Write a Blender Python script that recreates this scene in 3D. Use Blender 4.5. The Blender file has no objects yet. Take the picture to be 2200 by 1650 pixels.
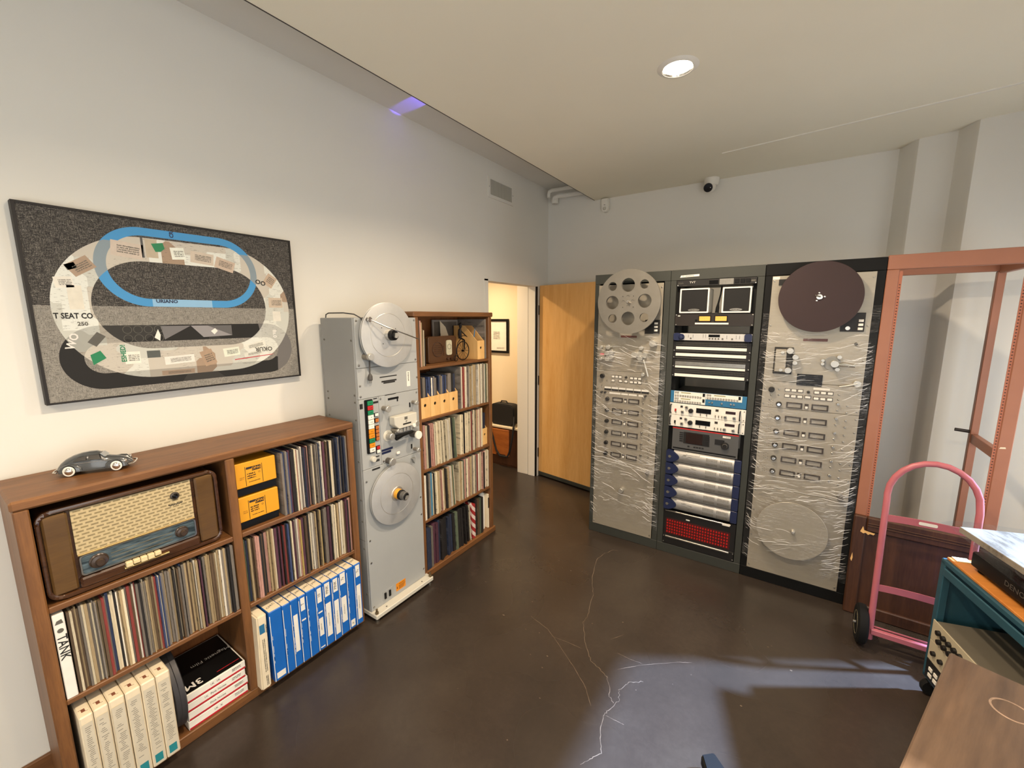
import bpy, bmesh, math, random
from mathutils import Vector, Matrix
random.seed(7)
sc = bpy.context.scene
COL = sc.collection
PI = math.pi
# ------------------------------------------------------------------ camera
cam = bpy.data.cameras.new('camera'); cam.sensor_width = 36.0; cam.lens = 897.0 / 2200 * 36
cam.clip_start = 0.02
camo = bpy.data.objects.new('camera', cam); COL.objects.link(camo)
camo.matrix_world = Matrix(((0.82834, -0.08458, 0.55380, 2.31), (0.56021, 0.13130, -0.81788, 0.0),
                            (-0.00353, 0.98773, 0.15614, 1.777), (0, 0, 0, 1)))
sc.camera = camo
# ------------------------------------------------------------------ world, sun, exposure
w = bpy.data.worlds.new('sky'); sc.world = w; w.use_nodes = True
w.node_tree.nodes['Background'].inputs[0].default_value = (1.0, 0.99, 0.95, 1)
w.node_tree.nodes['Background'].inputs[1].default_value = 2.95
sun = bpy.data.lights.new('sun', 'SUN'); sun.energy = 36.0; sun.angle = math.radians(2.2); sun.color = (0.34, 0.54, 0.93)
suno = bpy.data.objects.new('sun', sun); COL.objects.link(suno); suno.location = (6, 5, 6)
_ce = math.cos(math.radians(40.0))
suno.rotation_euler = Vector((-0.84 * _ce, -0.54 * _ce, -math.sin(math.radians(40.0)))).to_track_quat('-Z', 'Y').to_euler()
vs = sc.view_settings
vs.view_transform = 'Standard'; vs.look = 'None'; vs.gamma = 1.0; vs.use_curve_mapping = False; vs.exposure = 0.12
# ------------------------------------------------------------------ helpers
def lin(c):
    if isinstance(c, str):
        c = [int(c[i:i + 2], 16) for i in (1, 3, 5)]
    return tuple((x / 255 / 12.92) if x / 255 <= 0.04045 else ((x / 255 + 0.055) / 1.055) ** 2.4 for x in c) + (1.0,)
class NT:
    def __init__(s, m): s.t = m.node_tree; s.n = s.t.nodes; s.l = s.t.links
    def new(s, kind, **kw):
        nd = s.n.new('ShaderNode' + kind)
        for k, v in kw.items(): setattr(nd, k, v)
        return nd
    def put(s, nd, i, v):
        if hasattr(v, 'links') or isinstance(v, bpy.types.NodeSocket): s.l.new(v, nd.inputs[i])
        else: nd.inputs[i].default_value = v
    def math(s, op, a, b=0.0, clamp=False):
        nd = s.new('Math', operation=op, use_clamp=clamp); s.put(nd, 0, a); s.put(nd, 1, b); return nd.outputs[0]
    def mix(s, f, a, b):
        nd = s.new('Mix', data_type='RGBA'); s.put(nd, 0, f); s.put(nd, 6, a); s.put(nd, 7, b); return nd.outputs[2]
    def coords(s, scale=(1, 1, 1), what='Object', rot=(0, 0, 0)):
        tc = s.new('TexCoord'); mp = s.new('Mapping'); s.l.new(tc.outputs[what], mp.inputs[0])
        mp.inputs['Scale'].default_value = scale; mp.inputs['Rotation'].default_value = rot; return mp.outputs[0]
    def noise(s, vec, scale=5, detail=4, rough=0.55):
        nd = s.new('TexNoise'); s.put(nd, 'Vector', vec); nd.inputs['Scale'].default_value = scale
        nd.inputs['Detail'].default_value = detail; nd.inputs['Roughness'].default_value = rough; return nd.outputs[0]
    def ramp(s, f, stops):
        nd = s.new('ValToRGB'); s.put(nd, 0, f); e = nd.color_ramp.elements
        while len(e) < len(stops): e.new(0.5)
        for k, (p, c) in enumerate(stops): e[k].position = p; e[k].color = c
        return nd.outputs[0]
def base(name, rough=0.5, metal=0.0):
    m = bpy.data.materials.new(name); m.use_nodes = True
    b = m.node_tree.nodes['Principled BSDF']; b.inputs['Roughness'].default_value = rough; b.inputs['Metallic'].default_value = metal
    return m, b, NT(m)
MATS = {}
def M(name, col, rough=0.5, metal=0.0, var=0.0, scale=8, stretch=(1, 1, 1), bump=0.0, coat=0.0, emit=0.0):
    if name in MATS: return MATS[name]
    m, b, t = base(name, rough, metal); c = lin(col); b.inputs['Base Color'].default_value = c
    b.inputs['Coat Weight'].default_value = coat
    if var or bump:
        f = t.noise(t.coords(stretch), scale, 5)
        if var:
            lo = tuple(x * (1 - var) for x in c[:3]) + (1,); hi = tuple(min(1, x * (1 + var)) for x in c[:3]) + (1,)
            t.put(b, 'Base Color', t.ramp(f, [(0.3, lo), (0.7, hi)]))
        if bump:
            bp = t.new('Bump'); bp.inputs['Strength'].default_value = bump; bp.inputs['Distance'].default_value = 0.004
            t.put(bp, 'Height', f); t.put(b, 'Normal', bp.outputs[0])
    if emit:
        b.inputs['Emission Color'].default_value = c; b.inputs['Emission Strength'].default_value = emit
    MATS[name] = m; return m
def wood(name, c0, c1, axis='y', rough=0.42, scale=1.0, coat=0.15):
    if name in MATS: return MATS[name]
    m, b, t = base(name, rough)
    st = {'x': (1.2, 14, 14), 'y': (14, 1.2, 14), 'z': (14, 14, 1.2)}[axis]
    v = t.coords(tuple(k * scale for k in st))
    n1 = t.noise(v, 2.2, 6, 0.6); v2 = t.coords(tuple(k * scale * 6 for k in st)); n2 = t.noise(v2, 3, 3)
    f = t.math('ADD', t.math('MULTIPLY', n1, 0.7), t.math('MULTIPLY', n2, 0.3))
    t.put(b, 'Base Color', t.ramp(f, [(0.32, lin(c0)), (0.68, lin(c1))]))
    bp = t.new('Bump'); bp.inputs['Strength'].default_value = 0.08; bp.inputs['Distance'].default_value = 0.002
    t.put(bp, 'Height', f); t.put(b, 'Normal', bp.outputs[0]); b.inputs['Coat Weight'].default_value = coat
    MATS[name] = m; return m
class G:
    """collects vertices and faces of one mesh"""
    def __init__(s): s.v = []; s.f = []
    def add(s, vs_, fs):
        o = len(s.v); s.v += [tuple(p) for p in vs_]; s.f += [tuple(o + i for i in f) for f in fs]; return s
    def box(s, x0, x1, y0, y1, z0, z1):
        return s.add([(x0, y0, z0), (x1, y0, z0), (x1, y1, z0), (x0, y1, z0), (x0, y0, z1), (x1, y0, z1), (x1, y1, z1), (x0, y1, z1)],
                     [(0, 3, 2, 1), (4, 5, 6, 7), (0, 1, 5, 4), (1, 2, 6, 5), (2, 3, 7, 6), (3, 0, 4, 7)])
    def lathe(s, prof, o, ax, n=20, cap=True):
        """prof: (radius, height along ax) list"""
        a = Vector(ax).normalized(); h = Vector((0, 0, 1)) if abs(a.z) < 0.9 else Vector((1, 0, 0))
        u = a.cross(h).normalized(); v = a.cross(u); o = Vector(o); vv = []; ff = []
        for r, k in prof:
            for i in range(n):
                t = 2 * PI * i / n; vv.append(o + a * k + (u * math.cos(t) + v * math.sin(t)) * r)
        for j in range(len(prof) - 1):
            for i in range(n):
                ff.append((j * n + i, j * n + (i + 1) % n, (j + 1) * n + (i + 1) % n, (j + 1) * n + i))
        if cap:
            if prof[0][0] > 1e-6: ff.append(tuple(range(n - 1, -1, -1)))
            if prof[-1][0] > 1e-6: ff.append(tuple((len(prof) - 1) * n + i for i in range(n)))
        return s.add(vv, ff)
    def cyl(s, p0, p1, r, r1=None, n=16):
        d = Vector(p1) - Vector(p0); return s.lathe([(r, 0), (r if r1 is None else r1, d.length)], p0, d, n)
    def tube(s, pts, r, n=8):
        pts = [Vector(p) for p in pts]; vv = []; ff = []; u = None
        for i, p in enumerate(pts):
            d = (pts[min(i + 1, len(pts) - 1)] - pts[max(i - 1, 0)]).normalized()
            if u is None: u = d.orthogonal().normalized()
            u = (u - d * u.dot(d)).normalized(); v = d.cross(u); rr = r[i] if isinstance(r, (list, tuple)) else r
            for k in range(n):
                t = 2 * PI * k / n; vv.append(p + (u * math.cos(t) + v * math.sin(t)) * rr)
        for i in range(len(pts) - 1):
            for k in range(n): ff.append((i * n + k, i * n + (k + 1) % n, (i + 1) * n + (k + 1) % n, (i + 1) * n + k))
        ff.append(tuple(range(n - 1, -1, -1))); ff.append(tuple((len(pts) - 1) * n + k for k in range(n)))
        return s.add(vv, ff)
    def prism(s, poly, fn, a, b):
        """poly: list of 2-d points; fn(p, q, k) -> 3-d point at depth k"""
        n = len(poly); vv = [fn(p[0], p[1], a) for p in poly] + [fn(p[0], p[1], b) for p in poly]
        ff = [tuple(range(n - 1, -1, -1)), tuple(range(n, 2 * n))] + [(i, (i + 1) % n, n + (i + 1) % n, n + i) for i in range(n)]
        return s.add(vv, ff)
    def holed(s, outer, holes, fn, a, b):
        """plate with holes: loops of 2-d points"""
        bm = bmesh.new(); loops = []
        for lp in [outer] + holes:
            vs_ = [bm.verts.new((p[0], p[1], 0)) for p in lp]; loops.append(vs_)
            for i in range(len(vs_)): bm.edges.new((vs_[i], vs_[(i + 1) % len(vs_)]))
        bmesh.ops.triangle_fill(bm, use_beauty=True, use_dissolve=False, edges=bm.edges[:], normal=(0, 0, 1))
        bm.verts.index_update(); idx = [v.co.copy() for v in bm.verts]; tris = [[v.index for v in f.verts] for f in bm.faces]
        n = len(idx); vv = [fn(p.x, p.y, a) for p in idx] + [fn(p.x, p.y, b) for p in idx]; ff = []
        for t in tris: ff += [tuple(t), tuple(n + i for i in reversed(t))]
        for lp in loops:
            ii = [v.index for v in lp]
            for i in range(len(ii)): ff.append((ii[i], ii[(i + 1) % len(ii)], n + ii[(i + 1) % len(ii)], n + ii[i]))
        bm.free(); return s.add(vv, ff)
def circ(cx, cy, r, n=24): return [(cx + r * math.cos(2 * PI * i / n), cy + r * math.sin(2 * PI * i / n)) for i in range(n)]
def rrect(x0, x1, y0, y1, r, n=4):
    out = []
    for cx, cy, a in ((x1 - r, y1 - r, 0), (x0 + r, y1 - r, PI / 2), (x0 + r, y0 + r, PI), (x1 - r, y0 + r, 1.5 * PI)):
        for k in range(n + 1): out.append((cx + r * math.cos(a + PI / 2 * k / n), cy + r * math.sin(a + PI / 2 * k / n)))
    return out
def onX(p, q, k): return (k, p, q)      # plane facing +x : (y, z) at depth x
def onY(p, q, k): return (p, k, q)      # plane facing -y : (x, z) at depth y
def onZ(p, q, k): return (p, q, k)
ORIG = {}
def mesh(name, g, mat, bevel=0.0, seg=1, smooth=True, org=None):
    me = bpy.data.meshes.new(name); lo = [min(p[i] for p in g.v) for i in range(3)]; hi = [max(p[i] for p in g.v) for i in range(3)]
    c = Vector(((lo[0] + hi[0]) / 2, (lo[1] + hi[1]) / 2, lo[2])) if org is None else Vector(org)
    me.from_pydata([Vector(p) - c for p in g.v], [], g.f)
    bm = bmesh.new(); bm.from_mesh(me)
    bmesh.ops.recalc_face_normals(bm, faces=bm.faces[:])
    if bevel: bmesh.ops.bevel(bm, geom=bm.edges[:], offset=bevel, segments=seg, affect='EDGES', clamp_overlap=True)
    bm.to_mesh(me); bm.free()
    if smooth:
        me.shade_smooth(); me.set_sharp_from_angle(angle=math.radians(32))
    me.materials.append(mat); return me, c
def thing(name, label, cat, loc=(0, 0, 0), rot=0.0, group=None, local=False, kind=None):
    o = bpy.data.objects.new(name, None); COL.objects.link(o); o.location = loc; o.rotation_euler = (0, 0, rot); o.empty_display_size = 0.05
    ORIG[o.name] = Vector((0, 0, 0)) if local else Vector(loc)
    return tag(o, label, cat, group, kind)
def tag(o, label=None, cat=None, group=None, kind=None):
    if label: o['label'] = label
    if cat: o['category'] = cat
    if group: o['group'] = group
    if kind: o['kind'] = kind
    return o
def ob(name, g, mat, parent=None, bevel=0.0, seg=1, smooth=True, label=None, cat=None, group=None, kind=None):
    me, c = mesh(name, g, mat, bevel, seg, smooth)
    o = bpy.data.objects.new(name, me); COL.objects.link(o); ORIG[o.name] = c
    if parent is not None: o.parent = parent; o.location = c - ORIG[parent.name]
    else: o.location = c
    return tag(o, label, cat, group, kind)
def dup(src, d, parent=None):
    o = src.copy(); COL.objects.link(o); o.location = src.location + Vector(d); ORIG[o.name] = ORIG[src.name] + Vector(d)
    if parent is not None and parent != src.parent:
        o.parent = parent; o.location = ORIG[o.name] - ORIG[parent.name]
    return o
def bx(name, x0, x1, y0, y1, z0, z1, mat, parent=None, bevel=0.0, **kw): return ob(name, G().box(x0, x1, y0, y1, z0, z1), mat, parent, bevel, **kw)
def text(s, o, u, v, size, mat, parent, name='lettering', sx=1.0, bold=0.0):
    cu = bpy.data.curves.new('t', 'FONT'); cu.body = s; cu.size = 1.0; cu.align_x = 'CENTER'; cu.align_y = 'CENTER'; cu.resolution_u = 2; cu.offset = bold
    tmp = bpy.data.objects.new('t', cu); me = tmp.to_mesh(); o = Vector(o); u = Vector(u); v = Vector(v); nrm = u.cross(v) * 0.0004
    g = G(); g.v = [tuple(o + nrm + u * (p.co.x * size * sx) + v * (p.co.y * size)) for p in me.vertices]; g.f = [tuple(f.vertices) for f in me.polygons]
    tmp.to_mesh_clear(); bpy.data.objects.remove(tmp); bpy.data.curves.remove(cu)
    return ob(name, g, mat, parent, smooth=False)
UX, VX = (0, 1, 0), (0, 0, 1)           # text on planes facing +x
UY, VY = (1, 0, 0), (0, 0, 1)           # text on planes facing -y
def scrib(o, u, v, w_, h, mat, parent, rows=1, name='small_print'):
    """illegible small print: short ink dashes on one plane"""
    o = Vector(o); u = Vector(u); v = Vector(v); nn = u.cross(v).normalized() * 0.0003; g = G()
    for r in range(rows):
        x = -w_ / 2; zc = h * (0.5 - (r + 0.5) / rows); hh = h / rows * 0.62
        while x < w_ / 2 - hh * 0.3:
            L = min(w_ / 2 - x, hh * random.uniform(0.35, 0.8)); k = hh * random.uniform(0.6, 1.0); zz = zc - (hh - k) * random.choice((0, 1)) * 0.5
            g.add([o + nn + u * x + v * (zz - k / 2), o + nn + u * (x + L) + v * (zz - k / 2), o + nn + u * (x + L) + v * (zz + k / 2), o + nn + u * x + v * (zz + k / 2)], [(0, 1, 2, 3)]); x += L + hh * (0.18 if random.random() < 0.8 else 0.6)
    return ob(name, g, mat, parent, smooth=False, kind='stuff')
# ------------------------------------------------------------------ materials
def m_wall(name, col):
    m, b, t = base(name, 0.75); c = lin(col)
    f = t.noise(t.coords(), 1.2, 3); t.put(b, 'Base Color', t.ramp(f, [(0.3, tuple(x * 0.96 for x in c[:3]) + (1,)), (0.7, c)]))
    bp = t.new('Bump'); bp.inputs['Strength'].default_value = 0.06; bp.inputs['Distance'].default_value = 0.002
    t.put(bp, 'Height', t.noise(t.coords(), 120, 2)); t.put(b, 'Normal', bp.outputs[0]); MATS[name] = m; return m
WALL = m_wall('wall_paint', '#e1ded5'); CEIL = m_wall('ceiling_bounce_paint', '#f2ecd8'); HALL = m_wall('hall_paint', '#e9d9bd')  # warm bounce light is mixed into the ceiling colour
def m_floor():
    m, b, t = base('floor_concrete', 0.3); v = t.coords()
    n1 = t.noise(v, 1.6, 6, 0.6); n2 = t.noise(v, 45, 4, 0.7); f = t.math('ADD', t.math('MULTIPLY', n1, 0.75), t.math('MULTIPLY', n2, 0.25))
    t.put(b, 'Base Color', t.ramp(f, [(0.3, lin('#2b2520')), (0.5, lin('#352d27')), (0.72, lin('#413931'))]))
    t.put(b, 'Roughness', t.math('ADD', t.math('MULTIPLY', t.noise(v, 2.0, 1), 0.22), 0.17))
    bp = t.new('Bump'); bp.inputs['Strength'].default_value = 0.02; bp.inputs['Distance'].default_value = 0.002
    t.put(bp, 'Height', t.noise(v, 3, 2)); t.put(b, 'Normal', bp.outputs[0]); b.inputs['Specular IOR Level'].default_value = 0.5
    return m
FLOOR = m_floor()
OAK_Y = wood('oak_along', '#5c3a20', '#84582f', 'y', 0.5, 1.0, 0.05); OAK_Z = wood('oak_upright', '#5c3a20', '#84582f', 'z', 0.5, 1.0, 0.05); OAK_DK = wood('oak_back', '#6a3c1c', '#8f5a30', 'z')
BIRCH = wood('birch_veneer', '#cb9752', '#dfb070', 'z', 0.38, 0.5, 0.2)
WALNUT = wood('walnut', '#2e1a0f', '#51331d', 'y', 0.25, 1, 0.5); WALNUT_L = wood('walnut_light', '#4e371e', '#664a26', 'y', 0.3, 1, 0.4)
MAHOG = wood('mahogany', '#33190c', '#50301b', 'z', 0.5, 0.6, 0.1); ROSE = wood('drawer_wood', '#8a4a1c', '#b56a30', 'x', 0.4)
TABLE = wood('table_top', '#6f4c34', '#a57a58', 'y', 0.4, 0.35, 0.1); PLY = wood('plywood', '#d3a05c', '#e7bd7e', 'z', 0.5, 0.5, 0)
CARTTOP = wood('cart_board', '#a8662a', '#c9823c', 'y', 0.45, 0.5, 0)
WHITE = M('white_plastic', '#e6e2d8', 0.4); BLACK = M('black_plastic', '#0d0d0e', 0.45); BLACKM = M('black_metal', '#141414', 0.4, 0.3); RUBBER = M('black_rubber', '#0f0f0f', 0.8)
CHROME = M('chrome', '#d9d6d0', 0.18, 1.0); STEEL = M('brushed_steel', '#a9a59d', 0.32, 1.0, 0.1, 60, (1, 30, 1)); ALU = M('aluminium', '#c3c0b8', 0.36, 0.75, 0.06, 30); ALU_D = M('aluminium_flange', '#bcbcba', 0.42, 0.4, 0.06, 14)
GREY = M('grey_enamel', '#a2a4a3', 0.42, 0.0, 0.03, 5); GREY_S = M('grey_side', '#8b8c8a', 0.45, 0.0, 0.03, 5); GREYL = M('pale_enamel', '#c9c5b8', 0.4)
RACKG = M('rack_grey', '#363833', 0.5, 0.1, 0.05, 4); RACKB = M('rack_black', '#070707', 0.6, 0.0); PANEL = M('rack_panel', '#a29a8b', 0.34, 0.35, 0.05, 8, (1, 1, 6))
METER = M('meter_face', '#8f8a80', 0.35); METERF = M('meter_frame', '#2f2620', 0.45); DARKWIN = M('dark_window', '#070607', 0.25)
INK = M('ink', '#1b1917', 0.7); INKG = M('ink_grey', '#5d5a52', 0.7); INKW = M('ink_white', '#dcd9d2', 0.7); PAPER = M('paper_label', '#e4e0d6', 0.65, 0, 0.04, 20); CREAM = M('cream_card', '#ded0b4', 0.65, 0, 0.05, 14)
BLUEBOX = M('blue_box', '#1560b4', 0.42, 0, 0.06, 10); YEL = M('yellow_box', '#dc9a1e', 0.5, 0, 0.04, 6); REDP = M('red_print', '#b5202c', 0.5); TEALP = M('teal_print', '#1f7d86', 0.6)
GREEN = M('green_button', '#147a4e', 0.4); RED = M('red_button', '#b32222', 0.4); ORANGE = M('orange_button', '#e08a14', 0.4); ORBTN = M('dull_orange', '#b4682c', 0.45)
NAVY = M('navy_plastic', '#1b2344', 0.35); SILVER = M('silver_face', '#c8c6c2', 0.35, 0.3); PINK = M('pink_paint', '#b0616a', 0.4, 0, 0.05, 10); ORRACK = M('salmon_paint', '#9c674f', 0.45, 0, 0.06, 5)
TEAL = M('teal_enamel', '#264c5a', 0.4, 0, 0.10, 10); TANUNIT = M('tan_case', '#666054', 0.5, 0.2, 0.05, 12); PLATTER = M('dark_red_platter', '#2e1a1a', 0.6, 0, 0.05, 10)
GOLD = M('gold_trim', '#cdb27a', 0.3, 0.8); KEY = M('ivory_key', '#d8c79a', 0.35); BLUEFACE = M('blue_face', '#2a6a92', 0.45)
CRACK = M('crack_dust', '#6c5d4d', 0.9, 0, 0.25, 30); SCR = M('scratch_dust', '#6d5d4d', 0.9, 0, 0.2, 30)
def m_records(name, col, dark=0.35):
    """a worn cardboard spine: streaks and flecks down its height"""
    if name in MATS: return MATS[name]
    m, b, t = base(name, 0.6); c = lin(col); oi = t.new('ObjectInfo'); mp = t.new('Mapping'); tc = t.new('TexCoord')
    t.l.new(tc.outputs['Object'], mp.inputs[0]); mp.inputs['Scale'].default_value = (0.3, 6.5, 2.6)
    cm = t.new('CombineXYZ'); t.put(cm, 0, t.math('MULTIPLY', oi.outputs['Random'], 50.0)); t.put(cm, 2, t.math('MULTIPLY', oi.outputs['Random'], 91.0)); t.l.new(cm.outputs[0], mp.inputs['Location'])
    n = t.noise(mp.outputs[0], 3.0, 6, 0.75)
    lo = tuple(x * dark for x in c[:3]) + (1,); hi = tuple(min(1, x * 1.25 + 0.05) for x in c[:3]) + (1,)
    col1 = t.ramp(n, [(0.38, lo), (0.47, c), (0.56, c), (0.66, hi)])
    hs = t.new('HueSaturation'); t.put(hs, 'Value', t.math('ADD', t.math('MULTIPLY', oi.outputs['Random'], 0.5), 0.72)); t.put(hs, 'Color', col1)
    t.put(b, 'Base Color', hs.outputs[0]); MATS[name] = m; return m
RC = {'tan': '#a08c6a', 'cream': '#d2c5a8', 'brown': '#574532', 'grey': '#787067', 'black': '#1f1b1a', 'white': '#d5cdbd', 'red': '#84352f', 'blue': '#39466a', 'pink': '#b3877a', 'plum': '#4c2a38', 'yellow': '#bca25c', 'green': '#56614e', 'navy': '#232b40', 'sky blue': '#4f8bac'}
RM = {k: m_records('sleeve_' + k.replace(' ', '_'), v) for k, v in RC.items()}
def m_film():
    m, b, t = base('stretch_film', 0.22); out = t.n['Material Output']; tr = t.new('BsdfTransparent'); mx = t.new('MixShader')
    b.inputs['Base Color'].default_value = (0.9, 0.9, 0.9, 1); b.inputs['Specular IOR Level'].default_value = 1.0
    def lines(sc_, rot, width, seedscale):
        n = t.noise(t.coords(sc_, 'Object', (0, rot, 0)), seedscale, 4, 0.6); a = t.math('ABSOLUTE', t.math('SUBTRACT', n, 0.5)); return t.ramp(a, [(0.0, (1, 1, 1, 1)), (width, (0, 0, 0, 1))]), n
    l1, n1 = lines((2.2, 2, 34), 0.16, 0.016, 2.0); l2, n2 = lines((3.0, 2, 24), -0.30, 0.012, 2.6); l3, n3 = lines((9, 2, 60), 0.05, 0.02, 2.0)
    area = t.ramp(t.noise(t.coords((3, 2, 3.0)), 1.6, 2), [(0.42, (0.06, 0.06, 0.06, 1)), (0.62, (1, 1, 1, 1))])
    f = t.math('MAXIMUM', t.math('MAXIMUM', l1, t.math('MULTIPLY', l2, 0.8)), t.math('MULTIPLY', l3, 0.4)); f = t.math('MULTIPLY', t.math('MULTIPLY', f, area), 0.38)  # white line masks paint glints along the film wrinkles
    f = t.math('ADD', f, 0.012)
    bp = t.new('Bump'); bp.inputs['Strength'].default_value = 1.0; bp.inputs['Distance'].default_value = 0.02; t.put(bp, 'Height', t.math('ADD', n1, n2)); t.put(b, 'Normal', bp.outputs[0])
    tr.inputs[0].default_value = (0.97, 0.97, 0.97, 1)
    t.put(mx, 0, f); t.l.new(tr.outputs[0], mx.inputs[1]); t.l.new(b.outputs[0], mx.inputs[2]); t.l.new(mx.outputs[0], out.inputs[0]); return m
FILM = m_film()
def m_clear(name, fac, rough=0.1, tint=(0.9, 0.93, 0.97, 1)):
    m, b, t = base(name, rough); out = t.n['Material Output']; tr = t.new('BsdfTransparent'); gl = t.new('BsdfGlossy'); mx = t.new('MixShader')
    tr.inputs[0].default_value = tint; gl.inputs['Roughness'].default_value = rough; mx.inputs[0].default_value = fac
    bp = t.new('Bump'); bp.inputs['Strength'].default_value = 0.6; bp.inputs['Distance'].default_value = 0.01; t.put(bp, 'Height', t.noise(t.coords((6, 20, 6)), 2, 4)); t.put(gl, 'Normal', bp.outputs[0])
    t.l.new(tr.outputs[0], mx.inputs[1]); t.l.new(gl.outputs[0], mx.inputs[2]); t.l.new(mx.outputs[0], out.inputs[0]); return m
CLEAR = m_clear('clear_plastic', 0.12)
def m_cloth():
    m, b, t = base('speaker_cloth', 0.8); tc = t.new('TexCoord'); sp = t.new('SeparateXYZ'); cb = t.new('CombineXYZ')
    t.l.new(tc.outputs['Object'], sp.inputs[0]); t.put(cb, 0, sp.outputs[1]); t.put(cb, 1, sp.outputs[2])
    br = t.new('TexBrick'); t.l.new(cb.outputs[0], br.inputs['Vector']); br.inputs['Scale'].default_value = 1.0; br.inputs['Brick Width'].default_value = 0.026; br.inputs['Row Height'].default_value = 0.0125
    br.inputs['Mortar Size'].default_value = 0.0045; br.inputs['Mortar Smooth'].default_value = 0.5
    br.inputs['Color1'].default_value = lin('#75653f'); br.inputs['Color2'].default_value = lin('#695a3c'); br.inputs['Mortar'].default_value = lin('#b8a47c')
    n = t.noise(t.coords((1, 90, 90)), 3, 2); t.put(b, 'Base Color', t.mix(t.math('MULTIPLY', n, 0.35), br.outputs[0], lin('#cfc19a'))); return m
CLOTH = m_cloth()
def m_dial():
    m, b, t = base('dial_glass', 0.15); n = t.noise(t.coords((1, 8, 60)), 2, 3); t.put(b, 'Base Color', t.ramp(n, [(0.35, lin('#26333b')), (0.65, lin('#5f7078'))])); b.inputs['Coat Weight'].default_value = 0.6; return m
DIAL = m_dial()
for _n in ('rack_black', 'black_plastic', 'black_metal', 'black_rubber', 'dark_window'): MATS[_n].node_tree.nodes['Principled BSDF'].inputs['Specular IOR Level'].default_value = 0.25
# ------------------------------------------------------------------ the setting
ZC, ZU, YB, XR, YR = 2.935, 3.12, 4.12, 3.75, -3.2
floor = ob('floor', G().box(-2.6, XR + 0.2, YR - 0.2, 4.5, -0.1, 0.0), FLOOR, kind='structure', smooth=False)
def ribbon(pts, wd, name, mat, jit=0.0):
    g = G(); vv = []; ff = []; q = []
    for a, b in zip(pts, pts[1:]):
        for k in range(6): q.append((a[0] + (b[0] - a[0]) * k / 6 + random.uniform(-jit, jit), a[1] + (b[1] - a[1]) * k / 6 + random.uniform(-jit, jit)))
    q.append(pts[-1])
    for i, p in enumerate(q):
        a = q[max(i - 1, 0)]; b = q[min(i + 1, len(q) - 1)]; dx, dy = b[0] - a[0], b[1] - a[1]; L = math.hypot(dx, dy) or 1
        ww = wd * random.uniform(0.4, 1.1) * (0.4 if i in (0, len(q) - 1) else 1)
        vv += [(p[0] - dy / L * ww, p[1] + dx / L * ww, 0.0006), (p[0] + dy / L * ww, p[1] - dx / L * ww, 0.0006)]
    for i in range(len(q) - 1): ff.append((2 * i, 2 * i + 1, 2 * i + 3, 2 * i + 2))
    g.add(vv, ff); return ob(name, g, mat, floor, smooth=False)
ribbon([(1.321, 2.925), (1.277, 2.913), (1.244, 2.841), (1.222, 2.73), (1.25, 2.607), (1.306, 2.436), (1.358, 2.344), (1.392, 2.211), (1.411, 2.134), (1.414, 2.06), (1.468, 1.961), (1.518, 1.893), (1.558, 1.836), (1.604, 1.816), (1.662, 1.786), (1.681, 1.77), (1.723, 1.685), (1.749, 1.66)], 0.0014, 'floor_crack', CRACK, 0.004)
ribbon([(1.827, 1.856), (1.774, 1.814), (1.745, 1.749), (1.766, 1.687), (1.739, 1.612), (1.737, 1.576), (1.753, 1.497), (1.787, 1.417), (1.761, 1.371), (1.736, 1.327)], 0.0016, 'floor_crack', CRACK, 0.004)
for q in ([(1.13, 1.938), (1.266, 1.903), (1.382, 1.829), (1.503, 1.748), (1.603, 1.671), (1.669, 1.59)], [(1.307, 1.869), (1.399, 1.877), (1.489, 1.88)], [(1.698, 1.856), (1.79, 1.951), (1.945, 2.077), (2.005, 2.113)], [(1.742, 1.584), (1.796, 1.587), (1.826, 1.588)], [(1.595, 2.031), (1.646, 2.108)], [(1.66, 1.959), (1.726, 1.956), (1.795, 1.963)]):
    ribbon(q, 0.0011, 'floor_scratch', SCR, 0.001)
g = G()
for x, y in [(1.021, 2.249), (1.223, 2.191), (1.606, 2.198), (2.327, 2.456), (2.343, 2.475), (1.451, 1.494), (1.781, 1.43), (-0.19, 3.55), (-0.15, 3.50), (-0.25, 3.52), (2.017, 2.031), (1.953, 1.923), (1.436, 1.245), (0.79, 2.642), (1.359, 1.731)] + [(random.uniform(0.6, 2.6), random.uniform(1.2, 3.0)) for _ in range(34)]:
    r = random.uniform(0.0015, 0.004); n = random.randint(4, 6); a = random.random() * 6; e = random.uniform(1, 2.2)
    g.add([(x + r * e * math.cos(a + 2 * PI * k / n), y + r * math.sin(a + 2 * PI * k / n), 0.0007) for k in range(n)], [tuple(range(n))])
ob('floor_flecks', g, CRACK, floor, smooth=False, kind='stuff')
# left wall with the doorway notch
wl = ob('wall_left', G().prism([(YR, 0), (3.03, 0), (3.03, 2.125), (3.90, 2.125), (3.90, 0), (YB, 0), (YB, ZU + 0.1), (YR, ZU + 0.1)], onX, -0.10, 0.0), WALL, kind='structure', smooth=False)
wb = ob('wall_back', G().prism([(-0.10, YB), (2.80, YB), (2.815, 4.10), (2.86, 3.985), (2.875, 3.97), (3.05, 3.935), (3.062, 3.92), (3.098, 3.815), (3.112, 3.80), (XR + 0.2, 3.74), (XR + 0.2, 4.5), (-0.10, 4.5)], onZ, 0, ZU + 0.1), WALL, kind='structure')
def wall_window(name, fn, a0, a1, wins, zt, d0, d1):
    g = G().holed([(a0, 0), (a1, 0), (a1, zt), (a0, zt)], [[(h0, z0), (h1, z0), (h1, z1), (h0, z1)] for h0, h1, z0, z1 in wins], fn, d0, d1); return ob(name, g, WALL, kind='structure', smooth=False)
wall_window('wall_right', onX, YR, 3.74, [(2.46, 3.35, 0.25, 2.15), (-2.7, 0.7, 0.25, 2.35)], ZU + 0.1, XR, XR + 0.12)
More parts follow.
